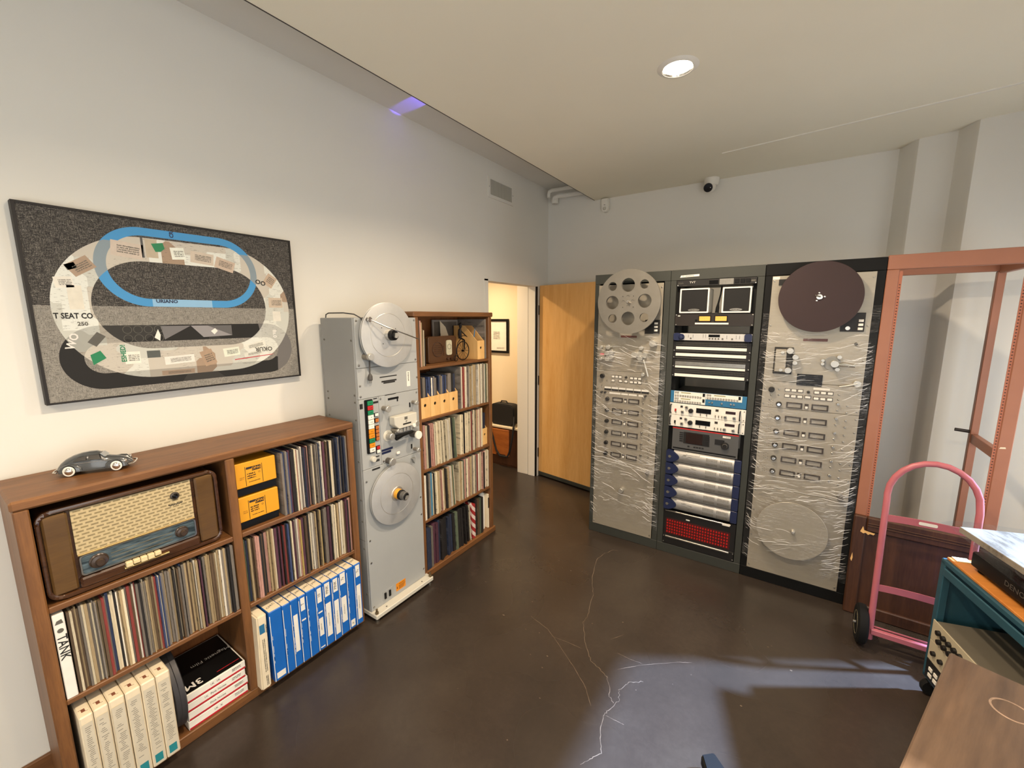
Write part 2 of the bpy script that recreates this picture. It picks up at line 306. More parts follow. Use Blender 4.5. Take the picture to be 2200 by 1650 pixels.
wall_window('wall_rear', onY, -0.1, XR + 0.12, [(1.9, 2.9, 0.3, 2.2)], ZU + 0.1, YR - 0.12, YR)
def window(name, fn, h0, h1, z0, z1, d0, d1, n):
    f = G().holed([(h0, z0), (h1, z0), (h1, z1), (h0, z1)], [[(h0 + 0.04, z0 + 0.04), (h1 - 0.04, z0 + 0.04), (h1 - 0.04, z1 - 0.04), (h0 + 0.04, z1 - 0.04)]], fn, d0, d1)
    o = ob(name, f, WHITE, kind='structure', smooth=False)
    for k in range(1, n):
        c = h0 + (h1 - h0) * k / n; ob('mullion', G().prism([(c - 0.02, z0), (c + 0.02, z0), (c + 0.02, z1), (c - 0.02, z1)], fn, d0, d1), WHITE, o)
window('window_1', onX, 2.46, 3.35, 0.25, 2.15, XR + 0.03, XR + 0.09, 1)
window('added_fill_window', onY, 1.9, 2.9, 0.3, 2.2, YR - 0.09, YR - 0.03, 2)  # rear window added out of view to let in fill light
window('window_3', onX, -2.7, 0.7, 0.25, 2.35, XR + 0.03, XR + 0.09, 3)
for nm, loc, rot, sx, sy in (('window_portal', (XR + 0.14, 2.905, 1.2), (0, PI / 2, 0), 1.9, 0.9), ('window_portal', (2.4, YR - 0.14, 1.25), (PI / 2, 0, 0), 1.0, 1.9), ('window_portal', (XR + 0.14, -1.0, 1.3), (0, PI / 2, 0), 2.1, 3.4)):
    L = bpy.data.lights.new(nm, 'AREA'); L.shape = 'RECTANGLE'; L.size = sx; L.size_y = sy; L.cycles.is_portal = True
    o = bpy.data.objects.new(nm, L); COL.objects.link(o); o.location = loc; o.rotation_euler = rot
# ceilings
ob('ceiling', G().box(0.53, XR, YR, YB + 0.05, ZC, ZC + 0.07), CEIL, kind='structure', smooth=False)
ob('ceiling_upper', G().box(-0.1, XR, YR, YB + 0.05, ZU, ZU + 0.1), WALL, kind='structure', smooth=False)
ob('edge_shade_strip', G().box(0.524, 0.5295, YR, YB, ZC - 0.001, ZC + 0.004), METERF, kind='structure', smooth=False)  # dark strip paints the shadow gap along the ceiling edge
ob('ceiling_light_streak', G().prism([(1.762, 3.490), (3.75, 3.266), (3.75, 3.278), (1.762, 3.494)], onZ, ZC - 0.006, ZC + 0.001), WHITE, kind='structure', smooth=False)  # white strip paints a bright streak of light across the ceiling
ob('baseboard_left', G().box(0.0005, 0.016, YR, 3.02, 0, 0.09), OAK_Y, bevel=0.003, kind='structure')
# doorway, jambs and the open door
tr = ob('trim_3', G().box(-0.254, -0.114, 3.892, 3.95, 0, 2.14), WHITE, kind='structure', bevel=0.002)
bx('trim_5', -0.105, -0.020, 3.885, 3.95, 0, 2.13, WHITE, None, 0.002, kind='structure'); bx('groove_shade_strip', -0.1138, -0.1052, 3.897, 3.94, 0, 2.13, METERF, None, kind='structure'); bx('gap_shade_strip', -0.0195, 0.003, 3.893, 3.90, 0, 2.12, BLACK, None, kind='structure')  # dark strips paint the shade in the jamb groove and the door gap
ob('trim_4', G().box(-0.12, 0.004, 2.985, 3.035, 0, 2.12).box(-0.12, 0.004, 2.985, 3.92, 2.105, 2.15), WALL, kind='structure', smooth=False)
hd = bpy.data.objects.new('door_1', None); COL.objects.link(hd); hd['kind'] = 'structure'; hd.location = (0.012, 3.925, 0); hd.rotation_euler = (0, 0, math.atan2(-0.12, 0.70)); ORIG['door_1'] = Vector((0, 0, 0))
bx('leaf', 0.0, 0.86, 0.0, 0.044, 0.02, 2.115, BIRCH, hd, 0.002)
bx('door_sweep', 0.002, 0.858, -0.006, 0.0, 0.022, 0.062, RACKG, hd, 0.001)
for z in (0.28, 1.1, 1.86): ob('hinge', G().cyl((-0.006, 0.0, z - 0.05), (-0.006, 0.0, z + 0.05), 0.009, n=10), METERF, hd)
# hallway behind the doorway
ob('wall_hall_back', G().box(-2.6, -0.10, 4.32, 4.45, 0, 2.6), HALL, kind='structure', smooth=False)
ob('wall_hall_front', G().box(-2.6, -0.10, 2.1, 2.2, 0, 2.6), HALL, kind='structure', smooth=False)
ob('wall_hall_end', G().box(-2.7, -2.6, 2.1, 4.45, 0, 2.6), HALL, kind='structure', smooth=False)
ob('ceiling_hall', G().box(-2.7, -0.10, 2.1, 4.45, 2.55, 2.65), HALL, kind='structure', smooth=False)
# ------------------------------------------------------------------ recessed downlights
LENS = M('lamp_lens', '#fff2dc', 0.5, emit=9.0)
def downlight(x, y, z, label, watts, col, seen_group='recessed ceiling downlights', spread=150, size=0.125):
    t = thing('downlight', label, 'downlight', (x, y, z), group=seen_group)
    ob('trim_ring', G().lathe([(0.068, -0.004), (0.070, -0.009), (0.082, -0.006), (0.093, 0.0), (0.066, 0.0)], (x, y, z), (0, 0, 1), 40, cap=False), WHITE, t)
    ob('inner_ring', G().lathe([(0.064, 0.0), (0.067, -0.007), (0.069, -0.004)], (x, y, z), (0, 0, 1), 40, cap=False), CHROME, t)
    ob('lens', G().lathe([(0.0, 0.0), (0.063, 0.0), (0.063, 0.002), (0.0, 0.002)], (x, y, z - 0.001), (0, 0, 1), 32), LENS, t)
    L = bpy.data.lights.new('downlight_lamp', 'AREA'); L.shape = 'DISK'; L.size = size; L.energy = watts; L.color = col; L.spread = math.radians(spread)
    o = bpy.data.objects.new('lamp', L); COL.objects.link(o); o.parent = t; o.location = (0, 0, -0.012); return t
WARM = (1.0, 0.80, 0.58)
downlight(1.745, 2.23, ZC, 'round recessed downlight glowing in the ceiling', 36, WARM, None)
downlight(1.745, 0.75, ZC, 'recessed downlight in the ceiling above the camera', 36, WARM)
downlight(1.745, -1.2, ZC, 'recessed downlight in the ceiling behind the camera', 36, WARM)
downlight(2.95, 0.75, ZC, 'recessed downlight in the ceiling over the wooden table', 16, WARM)
downlight(-0.9, 3.5, 2.55, 'recessed downlight in the hallway ceiling', 30, (1.0, 0.74, 0.45))
# blue indicator lamps lying on top of the dropped ceiling
for nm, x, y, tx, ty, wt, ang in (('large', 0.57, 2.02, 0.30, 2.035, 22, 22), ('small', 0.56, 2.40, 0.34, 2.412, 8, 13)):
    t = thing('indicator_lamp', nm + ' blue indicator lamp tucked on the ledge above the ceiling edge', 'lamp', (x, y, ZC + 0.07))
    ob('lamp_body', G().cyl((x + 0.03, y, ZC + 0.085), (x + 0.01, y, ZC + 0.095), 0.014, n=12), BLACK, t)
    L = bpy.data.lights.new('blue_led', 'SPOT'); L.energy = wt; L.color = (0.16, 0.10, 1.0); L.spot_size = math.radians(ang); L.spot_blend = 0.35; L.shadow_soft_size = 0.004
    o = bpy.data.objects.new('led', L); COL.objects.link(o); o.parent = t; o.location = (0, 0, 0.03)
    o.rotation_euler = (Vector((tx, ty, ZU)) - Vector((x, y, ZC + 0.10))).to_track_quat('-Z', 'Y').to_euler()
# ------------------------------------------------------------------ wall fittings
v = thing('air_vent', 'white louvred air vent high on the left wall', 'vent', (0, 3.24, 2.81))
ob('vent_frame', G().holed([(3.045, 2.812), (3.43, 2.812), (3.43, 2.99), (3.045, 2.99)], [[(3.072, 2.838), (3.403, 2.838), (3.403, 2.964), (3.072, 2.964)]], onX, 0.0005, 0.012), WALL, v, smooth=False)
bx('vent_backing', 0.0004, 0.002, 3.07, 3.405, 2.836, 2.966, BLACK, v)
s0 = bx('louvre', 0.003, 0.010, 3.076, 3.0798, 2.838, 2.964, GREYL, v)
for k in range(1, 27): dup(s0, (0, 0.0125 * k, 0))
for y in (3.056, 3.419): ob('screw', G().cyl((0.012, y, 2.9), (0.014, y, 2.9), 0.005, n=8), GREY, v)
# pipes in the corner above the ceiling edge
p = thing('conduit_pipe', 'white painted upper pipe bending out of the corner above the door', 'pipe', (0.1, 3.9, 3.0), group='pipes in the corner')
ob('pipe_run', G().tube([(0.08, 3.98, 3.0), (0.08, 3.98, 3.03), (0.085, 3.98, 3.052), (0.11, 3.985, 3.066), (0.2, 4.0, 3.068), (0.9, 4.04, 3.06)], 0.018, 10), WALL, p)
p = thing('conduit_pipe', 'white painted lower pipe ending in a box beside the back wall', 'pipe', (0.1, 4.05, 2.96), group='pipes in the corner')
ob('pipe_run', G().tube([(0.12, 4.02, 2.98), (0.125, 4.02, 3.0), (0.16, 4.03, 3.015), (0.25, 4.05, 3.015), (0.9, 4.07, 3.005)], 0.022, 10), WALL, p)
ob('junction_box', G().lathe([(0.032, 0), (0.038, 0.01), (0.038, 0.05), (0.03, 0.06)], (0.12, 4.04, 2.945), (0, 0, 1), 14), WALL, p)
s = thing('motion_sensor', 'small white motion sensor on the back wall at the ceiling corner', 'sensor', (0.655, YB, 2.80))
ob('housing', G().prism([(0.620, 2.925), (0.690, 2.925), (0.690, 2.83), (0.680, 2.808), (0.655, 2.797), (0.630, 2.808), (0.620, 2.83)], onY, YB - 0.055, YB - 0.001), WHITE, s, 0.006, 2)
ob('sensor_lens', G().lathe([(0.018, 0), (0.014, 0.01), (0.0, 0.016)], (0.655, YB - 0.055, 2.83), (0, -1, 0), 12), GREYL, s)
bx('slot', 0.648, 0.662, YB - 0.0565, YB - 0.055, 2.862, 2.866, INK, s)
c = thing('security_camera', 'white dome security camera under the ceiling', 'camera', (1.61, 4.06, 2.83))
ob('mount', G().lathe([(0.058, 0), (0.058, -0.03), (0.052, -0.055), (0.046, -0.06)], (1.61, 4.055, ZC - 0.001), (0, 0, 1), 24), WHITE, c)
ball = ob('eyeball', G().lathe([(0.001, -0.047)] + [(0.047 * math.sin(PI * k / 8), -0.047 * math.cos(PI * k / 8)) for k in range(1, 8)] + [(0.001, 0.047)], (1.60, 4.045, 2.868), (0, 0, 1), 20), WHITE, c)
ob('camera_lens', G().lathe([(0.036, 0), (0.034, 0.008), (0.001, 0.009)], (1.593, 4.008, 2.853), (0.2, -0.9, -0.4), 20), DARKWIN, ball)
# ------------------------------------------------------------------ painting on the left wall
def m_art():
    m, b, t = base('collage_print', 0.55); tc = t.new('TexCoord'); sp = t.new('SeparateXYZ'); t.l.new(tc.outputs['Object'], sp.inputs[0])
    y, z = sp.outputs[1], sp.outputs[2]                       # origin: centre of the canvas in y, its lower edge in z
    def stad(cy, cz, hw, hh):
        dy = t.math('MAXIMUM', t.math('SUBTRACT', t.math('ABSOLUTE', t.math('SUBTRACT', y, cy)), hw - hh), 0.0); dz = t.math('SUBTRACT', z, cz)
        d = t.math('SQRT', t.math('ADD', t.math('MULTIPLY', dy, dy), t.math('MULTIPLY', dz, dz)))
        return t.math('LESS_THAN', d, hh)
    def AND(a, b_): return t.math('MULTIPLY', a, b_)
    def NOT(a): return t.math('SUBTRACT', 1.0, a)
    def ring(o, i): return AND(stad(*o), NOT(stad(*i)))
    CY = 0.77; Z0 = 1.47
    white = ring((0.778 - CY, 1.821 - Z0, 0.437, 0.289), (0.774 - CY, 1.834 - Z0, 0.323, 0.180))
    blue = ring((0.771 - CY, 1.990 - Z0, 0.297, 0.160), (0.7745 - CY, 1.990 - Z0, 0.264, 0.128))
    dark = ring((0.777 - CY, 1.627 - Z0, 0.437, 0.126), (0.775 - CY, 1.624 - Z0, 0.368, 0.060))
    ob_v = t.coords((1, 1, 1))
    fine = t.noise(ob_v, 420, 3, 0.8); lines = t.noise(t.coords((1, 40, 900)), 1, 2); lines2 = t.noise(t.coords((1, 900, 40)), 1, 2)
    tex = t.math('MULTIPLY', t.math('ADD', t.math('MULTIPLY', fine, 0.6), t.math('ADD', t.math('MULTIPLY', lines, 0.35), t.math('MULTIPLY', lines2, 0.35))), 1.0)
    up = t.ramp(tex, [(0.50, lin('#1b1a1a')), (0.64, lin('#353332')), (0.86, lin('#a09a90'))]); low = t.ramp(tex, [(0.5, lin('#3c3a37')), (0.62, lin('#7e7a73')), (0.80, lin('#a8a49a'))])
    bg = t.mix(t.math('LESS_THAN', z, 1.829 - Z0), up, low)
    vo = t.new('TexVoronoi'); vo.distance = 'MANHATTAN'; t.put(vo, 'Vector', ob_v); vo.inputs['Scale'].default_value = 7.5
    sep = t.new('SeparateColor'); t.l.new(vo.outputs['Color'], sep.inputs[0])
    pap = t.ramp(sep.outputs[0], [(0.0, lin('#bfb9ad')), (0.3, lin('#d2d3ca')), (0.5, lin('#a08b77')), (0.65, lin('#c2c3ba')), (0.85, lin('#d8dad2')), (1.0, lin('#aa9986'))])
    pap.node.color_ramp.interpolation = 'CONSTANT'
    scrib = t.math('GREATER_THAN', t.noise(t.coords((1, 30, 160)), 1.2, 3, 0.8), 0.60); scrib = t.math('MULTIPLY', scrib, t.math('GREATER_THAN', sep.outputs[1], 0.45))
    pap = t.mix(t.math('MULTIPLY', scrib, 0.45), pap, lin('#5c564e'))
    vo2 = t.new('TexVoronoi'); t.put(vo2, 'Vector', ob_v); vo2.inputs['Scale'].default_value = 5.0; s2 = t.new('SeparateColor'); t.l.new(vo2.outputs['Color'], s2.inputs[0])
    dk = t.ramp(s2.outputs[0], [(0, lin('#2b2a29')), (0.45, lin('#3a3937')), (0.8, lin('#6d6a68'))]); dk.node.color_ramp.interpolation = 'CONSTANT'
    col = t.mix(white, bg, pap)
    col = t.mix(dark, col, dk)
    col = t.mix(t.math('MULTIPLY', AND(dark, white), 0.62), col, pap)
    col = t.mix(blue, col, lin('#4d92c6'))
    col = t.mix(t.math('MULTIPLY', AND(blue, white), t.math('MULTIPLY', t.math('LESS_THAN', z, 2.085 - Z0), 0.85)), col, lin('#8d9492'))
    patch = AND(AND(blue, t.math('LESS_THAN', z, 1.87 - Z0)), t.math('LESS_THAN', t.math('ABSOLUTE', t.math('SUBTRACT', y, 0.75 - CY)), 0.11))
    col = t.mix(t.math('MULTIPLY', patch, 0.45), col, lin('#b9d6e4'))
    t.put(b, 'Base Color', col); b.inputs['Specular IOR Level'].default_value = 0.15; return m
ART = m_art()
a = thing('framed_painting', 'large collage painting of overlapping racetrack loops on the left wall', 'painting', (0, 0.77, 1.47))
FB = M('painting_frame', '#140e0b', 0.6)
cv = bx('canvas', 0.012, 0.0385, 0.297, 1.243, 1.4702, 2.178, ART, a)
for nm, y0, y1, z0, z1 in (('frame_rail', 0.288, 1.252, 1.463, 1.4702), ('frame_rail', 0.288, 1.252, 2.178, 2.186), ('frame_stile', 0.288, 0.297, 1.4702, 2.178), ('frame_stile', 1.243, 1.252, 1.4702, 2.178)):
    bx(nm, 0.004, 0.042, y0, y1, z0, z1, FB, a)
def art_text(s, y, z, size, mat=INK, sx=1.0, up=(0, 0, 1), u=(0, 1, 0)): text(s, (0.0392, y, z), u, up, size, mat, cv, 'collage_lettering', sx, 0.028)
art_text('T SEAT CO', 0.397, 1.790, 0.029, INK, 0.74); art_text('250', 0.418, 1.760, 0.020, INKG); art_text('WO', 0.383, 1.695, 0.034, INKW, 1, (0, -0.94, 0.34), (0, 0.34, 0.94))
art_text('OO', 1.083, 1.957, 0.030, INK, 1, (0, 0.25, 0.97), (0, 0.97, -0.25)); art_text('ESHED!', 0.523, 1.640, 0.022, GREEN, 1, (0, -1, 0), (0, 0, 1)); art_text('CR', 0.735, 2.137, 0.020, NAVY, 1, (0, -1, 0), (0, 0, 1)); art_text('URIANO', 0.69, 1.853, 0.020, NAVY, 1)
for k in range(8): ob('globe_outline', G().holed([(0.545 + 0.034 * (k % 4) + 0.015 * math.cos(2 * PI * q / 16), 1.735 - 0.036 * (k // 4) + 0.016 * math.sin(2 * PI * q / 16)) for q in range(16)], [[(0.545 + 0.034 * (k % 4) + 0.0135 * math.cos(2 * PI * q / 16), 1.735 - 0.036 * (k // 4) + 0.0145 * math.sin(2 * PI * q / 16)) for q in range(16)]], onX, 0.0386, 0.0389), INKG, cv, smooth=False)
for pts_, mm in (([(0.655, 1.748), (0.765, 1.748), (0.665, 1.690)], '#6d6b6c'), ([(0.765, 1.748), (0.83, 1.748), (0.93, 1.70), (0.81, 1.695)], '#8b8889'), ([(0.83, 1.748), (0.93, 1.748), (0.93, 1.70)], '#5a5858')): ob('collage_paper', G().prism(pts_, onX, 0.0386, 0.0388), M('paper_' + mm[1:], mm, 0.5), cv, smooth=False)
rp = random.Random(5)
for y_, z_, w_, h_, a_, cc in ((0.437, 1.978, 0.075, 0.05, 0.6, '#a18a74'), (0.41, 1.975, 0.03, 0.022, 0.4, '#4c4a40'), (0.385, 1.915, 0.05, 0.04, 0.1, '#dcd8cc'), (0.41, 1.86, 0.04, 0.09, 0.0, '#d6d1c2'), (0.58, 2.055, 0.10, 0.06, -0.1, '#c2b4a6'), (0.66, 2.07, 0.04, 0.075, 0.0, '#b3a690'), (0.63, 2.07, 0.008, 0.08, 0, '#4a4a4a'), (0.75, 2.06, 0.05, 0.05, 0.1, '#dfe2d6'), (0.84, 2.05, 0.09, 0.05, -0.1, '#c3b6a6'), (0.93, 2.03, 0.08, 0.05, -0.3, '#bdaa98'), (1.13, 1.97, 0.05, 0.06, -0.6, '#b9a48e'), (1.15, 1.86, 0.07, 0.05, 0.0, '#bfae9a'), (1.15, 1.79, 0.04, 0.05, 0, '#d6d2c6'), (0.55, 1.62, 0.05, 0.05, 0, '#e0dfd2'), (0.62, 1.63, 0.045, 0.03, 0, '#4f5350'), (0.71, 1.60, 0.11, 0.035, 0.05, '#dcd9d0'), (0.70, 1.545, 0.12, 0.02, 0.0, '#8f7c6a'), (0.82, 1.60, 0.05, 0.07, 0.3, '#a58c74'), (0.92, 1.62, 0.07, 0.04, 0.1, '#d8dccb'), (1.03, 1.645, 0.10, 0.03, 0.2, '#d9d8cc'), (1.02, 1.605, 0.09, 0.02, 0.15, '#cfcfc4'), (0.45, 1.70, 0.05, 0.03, 0.9, '#55524c')):
    ca, sa = math.cos(a_), math.sin(a_); pts_ = [(y_ + (p * w_ / 2) * ca - (q * h_ / 2) * sa, z_ + (p * w_ / 2) * sa + (q * h_ / 2) * ca) for p, q in ((-1, -1), (1, -1), (1, 1), (-1, 1))]
    pp = ob('collage_paper', G().prism(pts_, onX, 0.0386, 0.03875), M('paper_' + cc[1:], cc, 0.5, 0, 0.06, 40), cv, smooth=False)
    if w_ > 0.045: scrib((0.0389, y_ + 0.004, z_), (0, ca, sa), (0, -sa, ca), w_ * 0.7, h_ * 0.55, INKG, cv, 4, 'collage_print')
art_text('OKUR', 1.07, 1.625, 0.030, INKG, 1.0, (0, 0, -1), (0, -1, 0)); art_text('8s.0', 1.13, 1.70, 0.026, INKW, 1, (0, 1, 0), (0, 0, -1))
ob('collage_spot', G().prism([(0.66, 2.09), (0.70, 2.098), (0.705, 2.075), (0.69, 2.06), (0.672, 2.058)], onX, 0.0386, 0.0390), GREEN, cv, smooth=False)
ob('collage_spot', G().prism([(0.43, 1.60), (0.47, 1.625), (0.455, 1.655), (0.425, 1.64)], onX, 0.0386, 0.0390), GREEN, cv, smooth=False)
ob('collage_strip', G().prism([(0.93, 1.578), (1.10, 1.592), (1.12, 1.597), (0.93, 1.582)], onX, 0.0386, 0.0390), REDP, cv, smooth=False)
ob('collage_spot', G().prism([(0.63, 1.700), (0.645, 1.735), (0.652, 1.71), (0.648, 1.685)], onX, 0.0386, 0.0390), PAPER, cv, smooth=False)
ob('collage_spot', G().prism([(0.842, 1.722), (0.86, 1.735), (0.87, 1.722), (0.855, 1.706)], onX, 0.0386, 0.0390), PAPER, cv, smooth=False)
# ------------------------------------------------------------------ low oak bookcase
XF = 0.332
b = thing('oak_bookcase', 'low wide oak bookcase with a radio and records against the left wall', 'bookcase', (0.17, 0.747, 0))
bx('top_board', 0.012, XF + 0.004, 0.133, 1.360, 1.180, 1.215, OAK_Y, b, 0.007)
for y in (0.137, 1.320): bx('side_panel', 0.014, XF, y, y + 0.036, 0, 1.180, OAK_Z, b, 0.004)
bx('divider', 0.016, XF, 0.729, 0.765, 0.047, 1.180, OAK_Z, b, 0.004)
for y0, y1 in ((0.173, 0.729), (0.765, 1.320)):
    bx('shelf', 0.016, XF - 0.003, y0, y1, 0.806, 0.828, OAK_Y, b, 0.003); bx('shelf', 0.016, XF - 0.003, y0, y1, 0.455, 0.475, OAK_Y, b, 0.003)
bx('base_board', 0.016, XF - 0.002, 0.173, 1.320, 0.0, 0.047, OAK_Y, b, 0.003)
bx('back_panel', 0.006, 0.014, 0.140, 1.352, 0.01, 1.19, OAK_DK, b)
# ------------------------------------------------------------------ tall oak bookcase
b = thing('oak_bookcase', 'tall narrow oak bookcase packed with records beside the doorway', 'bookcase', (0.17, 2.24, 0))
bx('top_board', 0.012, XF + 0.004, 1.830, 2.652, 1.785, 1.820, OAK_Y, b, 0.006)
for y in (1.836, 2.602): bx('side_panel', 0.014, XF, y, y + 0.036, 0, 1.785, OAK_Z, b, 0.004)
for z in (1.446, 1.100, 0.752, 0.394): bx('shelf', 0.016, XF - 0.003, 1.872, 2.602, z, z + 0.019, OAK_Y, b, 0.003)
bx('base_board', 0.016, XF + 0.008, 1.838, 2.655, 0.0, 0.045, OAK_Y, b, 0.004)
bx('back_panel', 0.006, 0.014, 1.838, 2.636, 0.01, 1.79, OAK_DK, b)
# ------------------------------------------------------------------ records
SLV = None
def sleeve_mesh():
    g = G().box(-1, 0, -0.5, 0.5, 0, 1); me, _ = mesh('record_sleeve', g, RM['tan'], smooth=False, org=(0, 0, 0)); return me
SLEEVES = {}
for k, mm in RM.items():
    me = sleeve_mesh(); me.materials[0] = mm; SLEEVES[k] = me
ONES = ['', 'first', 'second', 'third', 'fourth', 'fifth', 'sixth', 'seventh', 'eighth', 'ninth', 'tenth', 'eleventh', 'twelfth', 'thirteenth', 'fourteenth', 'fifteenth', 'sixteenth', 'seventeenth', 'eighteenth', 'nineteenth']
def ordinal(n):
    if n < 20: return ONES[n]
    t_ = {2: 'twent', 3: 'thirt', 4: 'fort'}[n // 10]; return t_ + 'ieth' if n % 10 == 0 else t_ + 'y-' + ONES[n % 10]
COUNT = {}; SEEN = {}
def relabel():
    for key, lst in SEEN.items():
        k, noun, where = key
        if len(lst) == 1: lst[0]['label'] = k + ' ' + noun + ' ' + where
        else:
            for i, o in enumerate(lst): o['label'] = ordinal(i + 1) + ' ' + k + ' ' + noun + ' from left ' + where
def row(y0, y1, z, n, pal, where, group, depth=0.312, h=0.315, lean=None, xf=0.318, jx=0.011, jh=0.006, name='record', noun='record sleeve', fill=0.93):
    ths = [random.uniform(0.6, 1.5) for _ in range(n)]; s = sum(ths); y = y0; keys = list(pal)
    for i in range(n):
        t = ths[i] / s * (y1 - y0); f = (y - y0) / (y1 - y0)
        k = random.choices(keys, [pal[q] for q in keys])[0]
        o = bpy.data.objects.new(name, SLEEVES[k]); COL.objects.link(o); hh = h + random.uniform(-jh, jh)
        o.scale = (depth - 0.02, t * fill, hh); o.location = (xf + random.uniform(-jx, jx), y + t / 2, z + 0.0005)
        if lean: o.rotation_euler = (lean(f), 0, 0)
        SEEN.setdefault((k, noun, where), []).append(o); tag(o, k + ' ' + noun + ' ' + where, 'record', group); y += t
PA = {'tan': 6, 'cream': 4, 'brown': 4, 'grey': 3, 'black': 1.6, 'white': 1.2, 'red': 0.5, 'blue': 0.4, 'yellow': 0.5, 'plum': 0.4}
row(0.209, 0.725, 0.475, 80, PA, 'in the long row beneath the wooden radio', 'records beneath the radio', h=0.312)
PB = {'black': 4, 'grey': 3, 'white': 2, 'cream': 2.5, 'pink': 1.6, 'navy': 2.4, 'blue': 1.5, 'brown': 1.5, 'plum': 1}
row(0.962, 1.235, 0.828, 34, PB, 'in the row right of the yellow boxes', 'records right of the yellow boxes', h=0.315)
row(1.236, 1.316, 0.828, 10, {'navy': 3, 'blue': 2, 'black': 2, 'grey': 1}, 'in the row right of the yellow boxes', 'records right of the yellow boxes', h=0.315)
PC = {'black': 3, 'cream': 3, 'tan': 2.5, 'grey': 2.5, 'pink': 2, 'plum': 1.5, 'brown': 2, 'white': 1.8, 'yellow': 0.8, 'green': 0.5}
row(0.770, 0.786, 0.475, 2, {'green': 1, 'navy': 1}, 'in the row above the blue tape boxes', 'records above the blue tape boxes', h=0.305)
row(0.787, 0.90, 0.475, 13, {'pink': 3, 'tan': 3, 'black': 3, 'brown': 2, 'cream': 1}, 'in the row above the blue tape boxes', 'records above the blue tape boxes', h=0.308)
row(0.90, 0.98, 0.475, 9, {'plum': 3, 'red': 2, 'blue': 2, 'black': 2, 'pink': 1}, 'in the row above the blue tape boxes', 'records above the blue tape boxes', h=0.308)
row(0.98, 1.299, 0.475, 36, PC, 'in the row above the blue tape boxes', 'records above the blue tape boxes', h=0.31)
row(1.300, 1.316, 0.475, 1, {'pink': 1}, 'ending the row above the blue tape boxes', 'records above the blue tape boxes', h=0.318, jx=0.001)
PD = {'cream': 4, 'tan': 3, 'white': 3, 'grey': 2, 'black': 0.6, 'green': 0.6}
row(2.262, 2.303, 1.119, 5, {'white': 2, 'cream': 2, 'grey': 1}, 'beside the magazine files in the tall bookcase', 'records beside the magazine files', h=0.305)
row(2.304, 2.322, 1.119, 1, {'red': 1}, 'standing out among pale records beside the magazine files', 'records beside the magazine files', h=0.30)
row(2.323, 2.598, 1.119, 26, PD, 'beside the magazine files in the tall bookcase', 'records beside the magazine files', h=0.308)
PE = {'cream': 5, 'pink': 2.5, 'tan': 2, 'grey': 2, 'black': 2, 'white': 1.5, 'red': 0.5, 'green': 1}
w3 = 'on the third shelf of the tall bookcase'
row(1.892, 2.225, 0.771, 22, PE, 'leaning ' + w3, 'records on the third shelf', h=0.30, lean=lambda f: 0.012 + 0.05 * f)
row(2.262, 2.53, 0.771, 20, PE, 'upright ' + w3, 'records on the third shelf', h=0.308)
w4 = 'on the fourth shelf of the tall bookcase'
row(1.875, 1.893, 0.413, 1, {'white': 1}, 'beside the sky blue one on the fourth shelf', 'records on the fourth shelf', h=0.32)
row(1.896, 1.918, 0.413, 1, {'black': 1}, 'beside the sky blue one on the fourth shelf', 'records on the fourth shelf', h=0.315)
row(1.920, 1.936, 0.413, 1, {'grey': 1}, 'beside the sky blue one on the fourth shelf', 'records on the fourth shelf', h=0.315)
row(1.938, 1.965, 0.413, 1, {'sky blue': 1}, 'near the left end of the fourth shelf', 'records on the fourth shelf', h=0.315)
row(1.968, 2.195, 0.413, 17, PE, 'leaning ' + w4, 'records on the fourth shelf', h=0.305, lean=lambda f: 0.01 + 0.05 * f)
row(2.235, 2.597, 0.413, 24, PE, 'upright ' + w4, 'records on the fourth shelf', h=0.308)
wb_ = 'on the tall bookcase\'s bottom shelf'
row(1.876, 1.918, 0.045, 1, {'navy': 1}, 'at the left end of the bottom shelf', 'album sets on the bottom shelf', h=0.30, noun='album box', name='album_set')
row(1.92, 1.94, 0.045, 1, {'grey': 1}, 'near the left end of the bottom shelf', 'album sets on the bottom shelf', h=0.30, noun='album box', name='album_set')
row(1.942, 2.0, 0.045, 2, {'plum': 1}, 'near the left end of the bottom shelf', 'album sets on the bottom shelf', h=0.305, noun='album box', name='album_set')
row(2.002, 2.30, 0.045, 15, {'black': 3, 'navy': 2, 'green': 0.4}, 'in the dark run ' + wb_, 'album sets on the bottom shelf', h=0.305, noun='album box', name='album_set', lean=lambda f: 0.01 + 0.04 * f)
row(2.325, 2.36, 0.045, 3, {'cream': 1, 'black': 1}, 'left of the candy striped box', 'album sets on the bottom shelf', h=0.30, noun='album box', name='album_set', lean=lambda f: 0.05)
row(2.425, 2.525, 0.045, 6, {'black': 2, 'green': 1, 'brown': 1}, 'right of the candy striped box', 'album sets on the bottom shelf', h=0.30, noun='album box', name='album_set')
# striped sleeve
def m_stripes():
    m, b_, t = base('candy_stripes', 0.5); wv = t.new('TexWave'); wv.wave_type = 'BANDS'; wv.bands_direction = 'DIAGONAL'; wv.wave_profile = 'SIN'
    t.put(wv, 'Vector', t.coords((1, 1, 1))); wv.inputs['Scale'].default_value = 9.0; t.put(b_, 'Base Color', t.ramp(wv.outputs[0], [(0.49, lin('#9c2b2b')), (0.51, lin('#d8c5bb'))])); return m
o = ob('striped_box', G().prism(rrect(2.372, 2.410, 0.046, 0.335, 0.012), onX, 0.05, 0.322), m_stripes(), label='red and white candy striped box on the bottom shelf of the tall bookcase', cat='box')
o = ob('paper_roll', G().lathe([(0.0, 0), (0.026, 0), (0.026, 0.29), (0.018, 0.31), (0.0, 0.315)], (0.27, 2.555, 0.046), (0, 0, 1), 16), PAPER, label='white paper roll standing at the right end of the bottom shelf', cat='roll')
